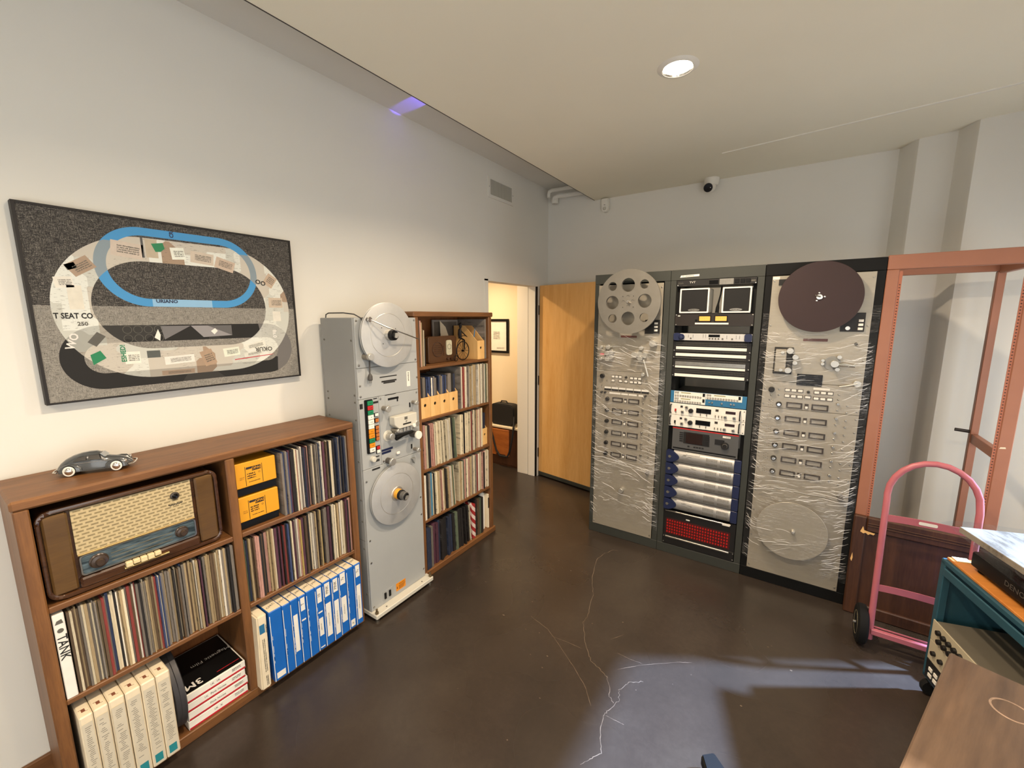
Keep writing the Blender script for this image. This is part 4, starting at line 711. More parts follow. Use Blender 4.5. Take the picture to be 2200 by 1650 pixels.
pl = ob('plug', G().lathe([(0.004, 0), (0.009, -0.008), (0.013, -0.018), (0.013, -0.036), (0.010, -0.040)], (0.381, 1.452, 1.478), (0, 0, 1), 12), M('cord_grey', '#45423f'), d)
for y in (1.447, 1.457): bx('prong', 0.3795, 0.3825, y - 0.002, y + 0.002, 1.423, 1.440, STEEL, pl)
bx('label_strip', XP, XP + 0.0008, 1.532, 1.655, 1.441, 1.447, INK, p_2); bx('label_strip', XP, XP + 0.0008, 1.543, 1.652, 1.413, 1.422, INK, p_2); bx('label_strip', XP, XP + 0.0008, 1.556, 1.640, 1.404, 1.412, INK, p_2)
st = bx('sticker', XP, XP + 0.0008, 1.731, 1.758, 1.365, 1.458, PAPER, p_2); scrib((XP + 0.001, 1.7445, 1.425), (0, 0, -1), (0, 1, 0), 0.055, 0.013, INKG, st)
# key column
bz = ob('key_bezel', G().prism(rrect(1.418, 1.470, 1.020, 1.330, 0.006), onX, XP, XP + 0.006), BLACK, d)
cols = [GREEN, RED, GREEN, WHITE, WHITE, WHITE, ORANGE, ORANGE, GREEN, ORANGE, WHITE]
for k, m_ in enumerate(cols):
    z1 = 1.322 - 0.0271 * k; kb = bx('key', XP + 0.006, XP + 0.014, 1.432, 1.468, z1 - 0.0245, z1, m_, d, 0.0015); scrib((XP + 0.0142, 1.451, z1 - 0.012), UX, VX, 0.016 if k not in (3, 5) else 0.006, 0.006, INK, kb)
for z, m_, hb in ((1.235, WHITE, 0.016), (1.202, ORBTN, 0.020), (1.160, ORBTN, 0.018), (1.138, ORBTN, 0.018), (1.116, ORBTN, 0.018), (1.094, ORBTN, 0.018), (1.040, RED, 0.018), (1.018, WHITE, 0.018)):
    s_ = bx('switch_surround', XP, XP + 0.003, 1.478, 1.506, z - hb / 2 - 0.003, z + hb / 2 + 0.003, BLACK, d); bx('small_key', XP + 0.003, XP + 0.009, 1.482, 1.503, z - hb / 2, z + hb / 2, m_, s_, 0.001)
bx('label_strip', XP, XP + 0.0008, 1.388, 1.408, 1.283, 1.312, INK, p_l); bx('label_strip', XP, XP + 0.0008, 1.48, 1.505, 1.325, 1.331, INK, p_l); bx('label_strip', XP, XP + 0.0008, 1.478, 1.512, 1.300, 1.312, INK, p_l)
cylX(1.450, 0.983, 0.016, XP, XP + 0.022, GREYL, 'selector_knob', d)
for z in (0.985, 0.965, 0.958): bx('label_strip', XP, XP + 0.0008, 1.475, 1.50, z, z + 0.006, INK, p_l)
bx('label_strip', XP, XP + 0.0008, 1.445, 1.50, 0.912, 0.922, INK, p_b)
# transport section
hp = bx('counter_plate', XP, XP + 0.002, 1.560, 1.665, 1.262, 1.330, GREY, p_r, 0.0005); bx('counter_slot', XP + 0.002, XP + 0.0025, 1.580, 1.660, 1.302, 1.315, BLACK, hp); bx('counter_slot', XP + 0.002, XP + 0.0025, 1.645, 1.655, 1.286, 1.302, BLACK, hp); bx('label_strip', XP, XP + 0.0008, 1.562, 1.642, 1.333, 1.3355, INK, p_r)
def guide(y, z, r, L, body, cap, nm='guide_roller'):
    o = cylX(y, z, r * 0.8, XP, XP + L, body, nm, d); cylX(y, z, r, XP + L, XP + L + 0.014, cap, 'roller_cap', o); return o
DS = MATS['dull_steel']
guide(1.545, 1.262, 0.018, 0.038, DS, ALU); lv = guide(1.770, 1.260, 0.014, 0.030, DS, ALU, 'guide_post'); bx('arm_slot', XP, XP + 0.001, 1.742, 1.752, 1.232, 1.262, BLACK, p_r)
hb = ob('head_cover', G().prism([(1.580, 1.205), (1.755, 1.205), (1.755, 1.145), (1.745, 1.130), (1.612, 1.130), (1.580, 1.160)], onX, XP + 0.004, XP + 0.052), GREYL, d, 0.003)
bx('cover_emblem', XP + 0.052, XP + 0.0528, 1.655, 1.678, 1.178, 1.195, INKG, hb); bx('cover_label', XP + 0.052, XP + 0.0528, 1.642, 1.705, 1.148, 1.157, INK, hb); ob('cover_screw', G().cyl((XP + 0.052, 1.668, 1.168), (XP + 0.054, 1.668, 1.168), 0.006, n=10), ALU, hb)
bx('head_block', XP, XP + 0.030, 1.600, 1.750, 1.100, 1.129, STEEL, d, 0.002)
for y in (1.628, 1.655, 1.682, 1.709): bx('tape_head', XP + 0.030, XP + 0.044, y, y + 0.020, 1.102, 1.128, ALU, d, 0.002)
guide(1.600, 1.122, 0.011, 0.05, DS, ALU); guide(1.728, 1.128, 0.012, 0.045, DS, WHITE); guide(1.752, 1.135, 0.018, 0.045, ALU, ALU, 'capstan_roller')
cp = cylX(1.568, 1.092, 0.034, XP, XP + 0.004, GREYL, 'capstan_flange', d); cylX(1.568, 1.092, 0.020, XP + 0.004, XP + 0.045, ALU, 'capstan', cp)
ob('pinch_arm', G().tube([(XP + 0.048, 1.588, 1.082), (XP + 0.05, 1.64, 1.088), (XP + 0.045, 1.72, 1.090)], [0.018, 0.010, 0.008], 10), BLACK, d)
guide(1.752, 1.062, 0.026, 0.055, MATS['dark_grip'], WHITE, 'pinch_roller'); guide(1.768, 0.958, 0.014, 0.034, DS, ALU, 'tension_post'); bx('arm_slot', XP, XP + 0.001, 1.742, 1.753, 0.965, 0.995, BLACK, p_r)
bx('label_strip', XP, XP + 0.0008, 1.518, 1.600, 1.005, 1.018, NAVY, p_r); bx('label_strip', XP, XP + 0.0008, 1.518, 1.585, 0.988, 1.002, NAVY, p_r)
guide(1.556, 0.943, 0.022, 0.04, MATS['dark_grip'], ALU); bx('white_catch', XP + 0.001, XP + 0.012, 1.622, 1.646, 0.962, 0.978, WHITE, d, 0.003)
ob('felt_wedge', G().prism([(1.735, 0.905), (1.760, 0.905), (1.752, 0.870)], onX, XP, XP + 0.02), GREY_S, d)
# lower panel details
bx('switch_plate', XP, XP + 0.002, 1.468, 1.548, 0.074, 0.132, GREY, p_b)
for y in (1.478, 1.512): ob('rocker_switch', G().prism([(y, 0.082), (y + 0.014, 0.082), (y + 0.014, 0.122), (y, 0.122)], onX, XP + 0.002, XP + 0.010), BLACK, d, 0.002)
ws = bx('warning_label', XP, XP + 0.001, 1.572, 1.648, 0.076, 0.128, ORANGE, p_b)
scrib((XP + 0.0012, 1.618, 0.117), UX, VX, 0.044, 0.007, INK, ws)
for k in range(4): bx('printed_line', XP + 0.001, XP + 0.0012, 1.592, 1.644 - 0.004 * k, 0.105 - 0.007 * k, 0.1075 - 0.007 * k, INK, ws)
ob('hazard_mark', G().prism([(1.576, 0.092), (1.584, 0.092), (1.580, 0.110)], onX, XP + 0.001, XP + 0.0012), INK, ws)
# base tray, bolts and feet
bt = ob('base_tray', G().prism([(0.06, 1.380), (0.412, 1.380), (0.412, 1.846), (0.343, 1.846), (0.343, 1.826), (0.06, 1.826)], onZ, 0.022, 0.050), GREYL, d, 0.004)
for y in (1.395, 1.832): ob('base_bolt', G().lathe([(0.010, 0), (0.010, 0.012), (0.006, 0.013), (0.006, 0.03), (0, 0.031)], (0.395, y, 0.05), (0, 0, 1), 10), M('brass_dull', '#7b6b50', 0.4, 0.7), bt)
for y in (1.47, 1.76): ob('tray_screw', G().cyl((0.39, y, 0.05), (0.39, y, 0.052), 0.005, n=8), INKG, bt)
for y in (1.398, 1.826):
    for x in (0.08, 0.393): ob('foot', G().lathe([(0.013, 0), (0.013, 0.010), (0.007, 0.012), (0.007, 0.023)], (x, y, 0.0005), (0, 0, 1), 12), STEEL, d)
# the two reels on it
def reel_x(name, label, y, z, r, x, hub):
    t = thing(name, label, 'tape reel', (x, y, z)); 
    for xo in (0.0, 0.013): ob('flange', G().lathe([(0.018, 0), (r - 0.002, 0), (r, 0.0008), (r, 0.0022), (r - 0.002, 0.003), (0.018, 0.003)], (x + xo, y, z), (1, 0, 0), 72, cap=True), ALU_D, t)
    ob('reel_core', G().lathe([(0.057, 0), (0.057, 0.010)], (x + 0.003, y, z), (1, 0, 0), 32), MATS['dull_steel'], t)
    ob('flange_groove', G().lathe([(r * 0.66, 0), (r * 0.668, 0.0006), (r * 0.676, 0)], (x + 0.016, y, z), (1, 0, 0), 64, cap=False), ALU, t)
    xx = x + 0.016
    for nm, r0, r1, L, m_ in hub: ob(nm, G().lathe([(r0, 0), (r1, L - 0.002), (r1 - 0.002, L), (0, L)], (xx, y, z), (1, 0, 0), 28), m_, t); xx += L
    return t, xx
t, xx = reel_x('tape_reel', 'large bare metal reel at the top of the tape deck', 1.574, 1.684, 0.181, 0.388, [('hub_sleeve', 0.030, 0.029, 0.028, ALU), ('hub_ring', 0.030, 0.028, 0.025, BLACK), ('hub_cap', 0.022, 0.020, 0.008, BLACK)])
ob('hub_lock', G().prism([(1.563, 1.672), (1.578, 1.668), (1.590, 1.685), (1.584, 1.698), (1.566, 1.697)], onX, xx, xx + 0.006), ALU, t)
for a in (0.6, 2.4, 4.0): ob('rivet', G().cyl((0.404, 1.574 + 0.062 * math.cos(a), 1.684 + 0.062 * math.sin(a)), (0.4045, 1.574 + 0.062 * math.cos(a), 1.684 + 0.062 * math.sin(a)), 0.003, n=8), INK, t)
t, xx = reel_x('tape_reel', 'large bare metal reel with yellow hub low on the tape deck', 1.595, 0.728, 0.187, 0.372, [('hub_plate', 0.046, 0.045, 0.004, ALU), ('hub_sleeve', 0.032, 0.031, 0.026, M('hub_yellow', '#d99a2b', 0.45)), ('hub_ring', 0.031, 0.030, 0.016, BLACK), ('hub_knob', 0.026, 0.025, 0.030, M('hub_grey', '#55534f', 0.4)), ('hub_cap', 0.021, 0.020, 0.004, BLACK)])
ob('hub_lock', G().prism([(1.582, 0.715), (1.602, 0.712), (1.612, 0.730), (1.595, 0.735), (1.588, 0.728)], onX, xx, xx + 0.006), ALU, t)
# ------------------------------------------------------------------ the three equipment racks
YF = 3.11; DEP = 0.5
def cylY(x, z, r, y0, y1, mat, name, parent, n=16, r1=None):
    """a knob or roller standing out of the front from y0 towards the room to y1 < y0"""
    L = y0 - y1; rr = r if r1 is None else r1
    return ob(name, G().lathe([(r, 0), (rr, L - 0.0015), (rr - 0.0015, L), (0, L)], (x, y0, z), (0, -1, 0), n), mat, parent)
def pY(name, x0, x1, z0, z1, y0, y1, mat, parent, bevel=0.0): return bx(name, x0, x1, y1, y0, z0, z1, mat, parent, bevel)
def rack(label, x0, x1, mat, closed):
    t = thing('equipment_rack', label, 'rack', ((x0 + x1) / 2, YF + DEP / 2, 0))
    pY('front_post', x0, x0 + 0.040, 0.072, 2.03, YF + 0.02, YF, mat, t, 0.002); pY('front_post', x1 - 0.040, x1, 0.072, 2.03, YF + 0.02, YF, mat, t, 0.002)
    pY('top_rail', x0, x1, 2.0301, 2.101, YF + 0.02, YF, mat, t, 0.002); pY('kick_rail', x0, x1, 0.0, 0.0719, YF + 0.02, YF, mat, t, 0.002)
    bx('top_plate', x0, x1, YF + 0.02, YF + DEP, 2.09, 2.10, mat, t); bx('base_plate', x0, x1, YF + 0.02, YF + DEP, 0.0, 0.04, mat, t)
    if closed:
        for x in (x0, x1 - 0.004): bx('side_panel', x, x + 0.004, YF + 0.02, YF + DEP, 0.04, 2.09, mat, t)
        bx('rear_panel', x0 + 0.004, x1 - 0.004, YF + DEP - 0.004, YF + DEP, 0.04, 2.09, mat, t)
    else:
        for x in (x0, x1 - 0.035): bx('rear_post', x, x + 0.035, YF + DEP - 0.035, YF + DEP, 0.04, 2.09, mat, t)
        for x in (x0 + 0.041, x1 - 0.063): bx('mounting_rail', x, x + 0.022, YF + 0.03, YF + 0.034, 0.072, 2.03, RACKB, t)
    return t
def screws(parent, pts, y, r=0.006, mat=None):
    for x, z in pts: ob('screw', G().lathe([(r, 0), (r * 0.8, 0.003), (0, 0.004)], (x, y, z), (0, -1, 0), 8), mat or STEEL, parent)
def mag_recorder(x0, x1, zt, rack_side, label):
    """a full-height film recorder front between x0 and x1"""
    t = thing('film_recorder', label, 'recorder', ((x0 + x1) / 2, YF, 0.075)); y = YF - 0.004; w_ = x1 - x0
    plates = [(0.076, 0.665), (0.667, zt - 0.822), (zt - 0.82, zt - 0.652), (zt - 0.65, zt)]
    for a, b_ in plates: pY('face_plate', x0, x1, a, b_, YF - 0.0005, y, PANEL, t, 0.001)
    pts = [(x, z) for x in (x0 + 0.012, x1 - 0.012) for z in (0.10, 0.32, 0.50, 0.64, 0.70, 0.80, 0.90, 1.0, 1.10, 1.18, zt - 0.80, zt - 0.70, zt - 0.50, zt - 0.30, zt - 0.03)]
    screws(t, pts, y, 0.0055); return t, y
NK = M('panel_black', '#100d0b', 0.5)
def channels(t, y, kx, m0, m1, sx, n0, n1, zs, kmat, kx2):
    for z in zs:
        kb = cylY(kx, z, 0.0165, y, y - 0.022, NK, 'channel_knob', t, 18, 0.014)
        if kmat is not None: cylY(kx, z, 0.010, y - 0.022, y - 0.025, kmat, 'knob_cap', kb, 14)
        for a, b_ in ((m0, m0 + 0.083), (m1, m1 + 0.083)):
            fr = ob('meter', G().holed([(a, z - 0.018), (b_, z - 0.018), (b_, z + 0.018), (a, z + 0.018)], [[(a + 0.008, z - 0.0115), (b_ - 0.008, z - 0.0115), (b_ - 0.008, z + 0.0115), (a + 0.008, z + 0.0115)]], onY, y - 0.007, y), METERF, t, smooth=False)
            bx('meter_face', a + 0.007, b_ - 0.007, y - 0.003, y - 0.001, z - 0.012, z + 0.012, METER, fr)
        sw = pY('switch', sx - 0.010, sx + 0.010, z - 0.016, z + 0.016, y, y - 0.004, METERF, t, 0.001); pY('switch_cap', sx - 0.007, sx + 0.007, z - 0.013, z + 0.001, y - 0.004, y - 0.010, WHITE, sw, 0.001)
        for q, (x, dz) in enumerate(((n0, 0.034), (n0, -0.004), (n1, 0.026), (n1, -0.014))): cylY(x, z + dz, 0.005 if q else 0.008, y, y - 0.016 if q == 0 else y - 0.008, STEEL, 'trimmer', t, 10)
        g = G()
        for i in range(3):
            for j in range(3): g.lathe([(0.0022, 0), (0.0022, 0.001)], (kx2 + 0.011 * i - 0.011, y, z + 0.020 - 0.016 * j + 0.006 * (i == 1)), (0, -1, 0), 6)
        ob('index_dots', g, INKG, t, kind='stuff')
# ---- left recorder
rL = rack('dark grey equipment rack nearest the door', 0.988, 1.550, RACKG, True)
tL, y = mag_recorder(1.022, 1.506, 2.020, 'left', 'film wrapped recorder front with six meter channels nearest the door')
channels(tL, y, 1.119, 1.160, 1.287, 1.264, 1.400, 1.455, [1.145 - 0.0889 * k for k in range(6)], None, 1.064)
def key(t, x0, x1, z, y): b_ = pY('key_frame', x0, x1, z - 0.010, z + 0.010, y, y - 0.003, METERF, t); pY('key_cap', x0 + 0.003, x1 - 0.003, z - 0.007, z + 0.007, y - 0.003, y - 0.006, WHITE, b_, 0.001)
for k in range(3): key(tL, 1.146 + 0.028 * k, 1.173 + 0.028 * k, 1.325, y); key(tL, 1.290 + 0.031 * k, 1.319 + 0.031 * k, 1.322, y); key(tL, 1.290 + 0.031 * k, 1.319 + 0.031 * k, 1.292, y)
for x0_ in (1.146, 1.205, 1.247): key(tL, x0_, x0_ + 0.028, 1.294, y)
cylY(1.073, 1.325, 0.017, y, y - 0.025, NK, 'function_knob', tL); cylY(1.262, 1.327, 0.009, y, y - 0.022, NK, 'toggle', tL, 12, 0.005); screws(tL, [(1.07, 1.285), (1.108, 1.29), (1.412, 1.325), (1.412, 1.30), (1.068, 1.25), (1.068, 1.235)], y, 0.005)
for k in range(6):
    x = 1.090 + 0.0585 * k; s_ = pY('index_card', x, x + 0.055, 1.212, 1.243, y, y - 0.002, NK, tL); pY('card_paper', x + 0.001, x + 0.054, 1.228, 1.242, y - 0.002, y - 0.0025, PAPER, s_)
for a, b_ in ((1.132, 1.222), (1.228, 1.280), (1.287, 1.348), (1.362, 1.396)): pY('tape_strip', a, b_, 1.188, 1.200, y, y - 0.001, PAPER, tL)
for x in (1.070, 1.098, 1.415): cylY(x, 1.195, 0.009, y, y - 0.02, NK, 'small_knob', tL, 12, 0.007)
pY('maker_plate', 1.208, 1.330, 1.628, 1.643, y, y - 0.002, M('maker_red', '#5c3028', 0.4), tL); pY('motor_cover', 1.39, 1.495, 1.66, 1.76, y, y - 0.012, NK, tL)
for k in range(3): key(tL, 1.455, 1.485, 1.735 - 0.025 * k, y - 0.012)
pY('head_plate', 1.045, 1.100, 1.455, 1.555, y, y - 0.028, PANEL, tL, 0.003); pY('head_tag', 1.058, 1.088, 1.490, 1.505, y - 0.028, y - 0.029, M('tag_pink', '#c8606a', 0.5), tL)
for x, z, r in ((1.070, 1.552, 0.012), (1.068, 1.462, 0.012), (1.118, 1.508, 0.018), (1.152, 1.52, 0.017), (1.150, 1.478, 0.016), (1.125, 1.555, 0.018), (1.120, 1.465, 0.020)): cylY(x, z, r, y, y - 0.048, ALU, 'film_roller', tL)
for x, z, r, L in ((1.330, 1.505, 0.022, 0.05), (1.372, 1.478, 0.018, 0.045), (1.372, 1.555, 0.016, 0.03), (1.358, 1.505, 0.026, 0.02), (1.400, 1.505, 0.02, 0.03), (1.462, 1.592, 0.024, 0.06)): cylY(x, z, r, y, y - L, ALU, 'film_roller', tL)
ob('tension_lever', G().tube([(1.395, y - 0.03, 1.47), (1.42, y - 0.035, 1.40), (1.435, y - 0.035, 1.35)], 0.007, 8), ALU, tL); cylY(1.395, 1.360, 0.014, y, y - 0.03, ALU, 'lever_pivot', tL)
cylY(1.262, 0.422, 0.018, y, y - 0.035, ALU, 'take_up_hub', tL, 20); cylY(1.461, 0.612, 0.011, y, y - 0.045, MATS['dark_grip'], 'guide_post', tL)
# ---- right recorder
rR = rack('black equipment rack holding the dark red platter', 2.122, 2.692, RACKB, True)
tR, y = mag_recorder(2.160, 2.654, 2.026, 'right', 'film wrapped recorder front with six meter channels beside the salmon frame')
channels(tR, y, 2.256, 2.295, 2.425, 2.400, 2.550, 2.595, [1.231 - 0.0889 * k for k in range(6)], CHROME, 2.212)
for k in range(3): key(tR, 2.280 + 0.033 * k, 2.310 + 0.033 * k, 1.325, y); key(tR, 2.428 + 0.033 * k, 2.458 + 0.033 * k, 1.323, y); key(tR, 2.280 + 0.033 * k, 2.310 + 0.033 * k, 1.288, y); key(tR, 2.428 + 0.033 * k, 2.458 + 0.033 * k, 1.286, y)
key(tR, 2.385, 2.418, 1.290, y); cylY(2.402, 1.322, 0.009, y, y - 0.022, NK, 'toggle', tR, 12, 0.006); cylY(2.210, 1.322, 0.017, y, y - 0.025, NK, 'function_knob', tR); screws(tR, [(2.25, 1.325), (2.25, 1.29), (2.21, 1.285), (2.55, 1.32), (2.55, 1.29), (2.205, 1.255)], y, 0.006)
pY('display_window', 2.336, 2.464, 1.360, 1.431, y, y - 0.006, DARKWIN, tR, 0.001); pY('paper_strip', 2.425, 2.505, 1.340, 1.352, y, y - 0.001, PAPER, tR)
pY('maker_plate', 2.348, 2.468, 1.632, 1.648, y, y - 0.002, MATS['maker_red'], tR); pY('motor_cover', 2.519, 2.627, 1.692, 1.80, y, y - 0.010, NK, tR); cylY(2.552, 1.712, 0.012, y - 0.010, y - 0.018, CHROME, 'cover_knob', tR)
for k in range(3): key(tR, 2.595, 2.623, 1.755 - 0.023 * k, y - 0.010)
pY('motor_cover', 2.195, 2.25, 1.97, 2.005, y, y - 0.006, NK, tR); pY('corner_label', 2.162, 2.198, 2.005, 2.022, y, y - 0.0015, PAPER, tR)
hd_ = pY('head_plate', 2.206, 2.306, 1.425, 1.592, y, y - 0.012, NK, tR, 0.002); pY('head_shield', 2.214, 2.272, 1.440, 1.580, y - 0.012, y - 0.035, PANEL, tR, 0.003)
for x, z, r in ((2.288, 1.572, 0.018), (2.286, 1.452, 0.018), (2.250, 1.562, 0.010), (2.248, 1.452, 0.010), (2.318, 1.535, 0.016), (2.318, 1.50, 0.013)): cylY(x, z, r, y, y - 0.045, ALU, 'film_roller', tR)
for x, z, r, L in ((2.510, 1.505, 0.020, 0.055), (2.530, 1.545, 0.012, 0.035), (2.526, 1.472, 0.012, 0.035), (2.455, 1.520, 0.010, 0.02), (2.455, 1.500, 0.010, 0.02)): cylY(x, z, r, y, y - L, ALU, 'film_roller', tR)
cylY(2.500, 1.505, 0.042, y, y - 0.008, GREY_S, 'roller_flange', tR, 24); ob('tension_lever', G().tube([(2.515, y - 0.03, 1.502), (2.56, y - 0.03, 1.500), (2.605, y - 0.03, 1.496)], [0.012, 0.011, 0.009], 10), CHROME, tR)
cylY(2.625, 1.395, 0.018, y, y - 0.03, ALU, 'guide_post', tR); ob('tension_lever', G().tube([(2.625, y - 0.028, 1.395), (2.575, y - 0.03, 1.378), (2.545, y - 0.03, 1.372)], 0.005, 8), ALU, tR); cylY(2.60, 1.622, 0.008, y, y - 0.01, NK, 'plug_hole', tR); cylY(2.612, 0.70, 0.016, y, y - 0.05, MATS['dark_grip'], 'guide_post', tR)
# ---- reels and platters on the recorders
def disc(name, label, cat, x, z, r, yb, th, mat): return ob(name, G().lathe([(0.0, 0), (r - 0.001, 0), (r, 0.001), (r, th - 0.001), (r - 0.001, th), (0, th)], (x, yb, z), (0, -1, 0), 80), mat, None, label=label, cat=cat)
yr = YF - 0.075
t = thing('film_reel', 'big silver film reel with round holes at the top of the left rack', 'film reel', (1.283, yr, 1.89)); rx, rz, R_ = 1.283, 1.890, 0.231
holes = [circ(rx + 0.119 * math.cos(a), rz + 0.119 * math.sin(a), 0.0485, 32) for a in (0.03, PI / 2 + 0.03, PI + 0.03, 1.5 * PI + 0.03)] + [circ(rx + 0.165 * math.cos(a), rz + 0.165 * math.sin(a), 0.032, 24) for a in (PI / 4 + 0.03, 0.75 * PI + 0.03, 1.25 * PI + 0.03, 1.75 * PI + 0.03)] + [circ(rx + 0.034 * math.cos(a), rz + 0.034 * math.sin(a), 0.0125, 16) for a in (0.06, PI / 2 + 0.06, PI + 0.06, 1.5 * PI + 0.06)]
REEL = M('reel_alloy', '#8d887f', 0.4, 0.6, 0.06, 12)
ob('front_flange', G().holed(circ(rx, rz, R_, 80), holes, onY, yr - 0.018, yr - 0.015), REEL, t); ob('rear_flange', G().holed(circ(rx, rz, R_, 80), holes[:8], onY, yr - 0.001, yr + 0.002), REEL, t)
ob('reel_core', G().lathe([(0.055, 0), (0.055, 0.014)], (rx, yr - 0.001, rz), (0, -1, 0), 32), REEL, t); ob('spindle_lock', G().tube([(rx - 0.002, yr - 0.022, rz), (rx + 0.022, yr - 0.026, rz - 0.012)], 0.005, 8), CHROME, t); ob('spindle', G().cyl((rx, YF - 0.004, rz), (rx, yr - 0.024, rz), 0.008), CHROME, t)
for a in range(4): ob('rivet', G().cyl((rx + 0.055 * math.cos(a * PI / 2 + 0.8), yr - 0.018, rz + 0.055 * math.sin(a * PI / 2 + 0.8)), (rx + 0.055 * math.cos(a * PI / 2 + 0.8), yr - 0.0195, rz + 0.055 * math.sin(a * PI / 2 + 0.8)), 0.003, n=8), INK, t)
t = thing('platter', 'dark red round platter at the top of the black rack', 'platter', (2.406, YF - 0.05, 1.895))
ob('platter_disc', G().lathe([(0, 0), (0.202, 0), (0.203, 0.001), (0.203, 0.005), (0.202, 0.006), (0, 0.006)], (2.404, YF - 0.045, 1.892), (0, -1, 0), 90), PLATTER, t)
cylY(2.404, 1.892, 0.016, YF - 0.051, YF - 0.057, CHROME, 'clamp_boss', t); ob('clamp_lever', G().tube([(2.409, YF - 0.060, 1.893), (2.381, YF - 0.066, 1.901)], 0.004, 8), CHROME, t)
for a in (0.05, 1.7, 4.2): cylY(2.404 + 0.024 * math.cos(a), 1.892 + 0.024 * math.sin(a), 0.005, YF - 0.051, YF - 0.054, CHROME, 'clamp_screw', t, 10)
cylY(2.404, 1.892, 0.012, YF - 0.004, YF - 0.045, CHROME, 'spindle', t)
t = thing('platter', 'pale grey round platter under film at the base of the black rack', 'platter', (2.396, YF - 0.04, 0.41))
ob('platter_disc', G().lathe([(0, 0), (0.189, 0), (0.190, 0.001), (0.190, 0.004), (0.189, 0.005), (0, 0.005)], (2.388, YF - 0.052, 0.426), (0, -1, 0), 90), M('platter_grey', '#a39c8e', 0.35, 0.3, 0.05, 6), t); cylY(2.398, 0.429, 0.014, YF - 0.057, YF - 0.080, ALU, 'clamp_boss', t, 16, 0.008); cylY(2.388, 0.426, 0.012, YF - 0.004, YF - 0.052, CHROME, 'spindle', t)
# ---- stretch film over both recorder fronts
def film(label, x0, x1, z0, z1, bumps, seed):
    random.seed(seed); nx, nz = 46, 120; g = G(); vv = []; ff = []
    def depth(x, z):
        d = 0.024 + 0.004 * math.sin(z * 23 + x * 7 + seed) + 0.003 * math.sin(z * 61 - x * 33)
        for bx_, bz, br, bd in bumps: d = max(d, bd - (max(0, math.hypot(x - bx_, (z - bz)) - br)) * 0.45)
        d += 0.0025 * math.sin(z * 140 + x * 50 + 5 * math.sin(x * 9 + z * 4)); e = min(x - x0, x1 - x) / 0.045
        return (d * min(1, e) if e > 0 else 0.0) + 0.003
    for j in range(nz + 1):
        for i in range(nx + 1):
            x = x0 + (x1 - x0) * i / nx; z = z0 + (z1 - z0) * j / nz + (0.012 * math.sin(x * 37 + seed) if j in (0, nz) else 0); vv.append((x, YF - depth(x, z), z))
    for j in range(nz):
        for i in range(nx): ff.append((j * (nx + 1) + i, j * (nx + 1) + i + 1, (j + 1) * (nx + 1) + i + 1, (j + 1) * (nx + 1) + i))
    o = ob('stretch_film', g.add(vv, ff), FILM, None, label=label, cat='plastic film', group='clear stretch film')
    g = G()
    def ridge(x, z, L, a, wd):
        q = []
        for k in range(7):
            t_ = (k / 6 - 0.5) * L; xx = x + t_ * math.cos(a); zz = z + t_ * math.sin(a) + 0.0025 * math.sin(k * 1.1 + x * 90)
            if x0 + 0.004 < xx < x1 - 0.004 and z0 < zz < z1: q.append((xx, YF - depth(xx, zz) - 0.001, zz))
        if len(q) > 2: g.tube(q, [0.0002] + [wd] * (len(q) - 2) + [0.0002], 4)
    for k in range(60): ridge(x0 + random.uniform(0, 0.07), random.uniform(z0, z1), random.uniform(0.025, 0.08), random.gauss(-0.25, 0.2), random.uniform(0.0004, 0.0010))
    for k in range(100): ridge(x1 - random.uniform(0, 0.11), random.uniform(z0, z1), random.uniform(0.04, 0.12), random.gauss(0.30 if seed > 5 else -0.30, 0.22), random.uniform(0.0004, 0.0011))
    for zc, n_ in ((0.62 if seed < 5 else 0.70, 44), (z1 - 0.14, 20), (1.02, 20), (0.36, 12), (1.42, 16)):
        for k in range(n_): ridge(random.uniform(x0, x1), random.gauss(zc, 0.05), random.uniform(0.04, 0.20), random.gauss(-0.16 if seed < 5 else 0.14, 0.14), random.uniform(0.0004, 0.0013))
    ob('film_crease_glints', g, CREASE_GLINT, o, kind='stuff'); return o
CREASE_GLINT = M('crease_glint_white', '#f2f2f0', 0.18)  # plain white ridges paint the glints on the film's creases
film('clear stretch film wrapped over the recorder nearest the door', 0.990, 1.548, 0.16, 1.66, [(1.09, 1.51, 0.05, 0.06), (1.36, 1.51, 0.06, 0.062), (1.462, 1.59, 0.02, 0.072), (1.262, 0.422, 0.01, 0.05), (1.461, 0.612, 0.01, 0.056), (1.12, 0.92, 0.02, 0.036)], 3)
film('clear stretch film wrapped over the recorder beside the salmon frame', 2.124, 2.690, 0.15, 1.69, [(2.26, 1.51, 0.06, 0.062), (2.52, 1.505, 0.05, 0.064), (2.625, 1.395, 0.01, 0.045), (2.388, 0.426, 0.188, 0.066), (2.398, 0.429, 0.006, 0.094), (2.612, 0.70, 0.01, 0.066), (2.552, 1.712, 0.03, 0.03)], 11)
for x, zz0, zz1, lb in ((2.150, 1.69, 1.80, 'bunched clear film end beside the dark red platter on the left'), (2.668, 1.69, 1.84, 'bunched clear film end beside the dark red platter on the right')):
    g = G(); vv = []; ff = []
    for j in range(25):
        z = zz0 + (zz1 - zz0) * j / 24
        for i in range(7): vv.append((x - 0.022 + 0.044 * i / 6, YF - 0.006 - 0.006 * math.sin(i * 2.1 + j * 0.9) ** 2, z))
    for j in range(24):
        for i in range(6): ff.append((j * 7 + i, j * 7 + i + 1, (j + 1) * 7 + i + 1, (j + 1) * 7 + i))
    ob('stretch_film', g.add(vv, ff), FILM, None, label=lb, cat='plastic film', group='clear stretch film')
random.seed(21)
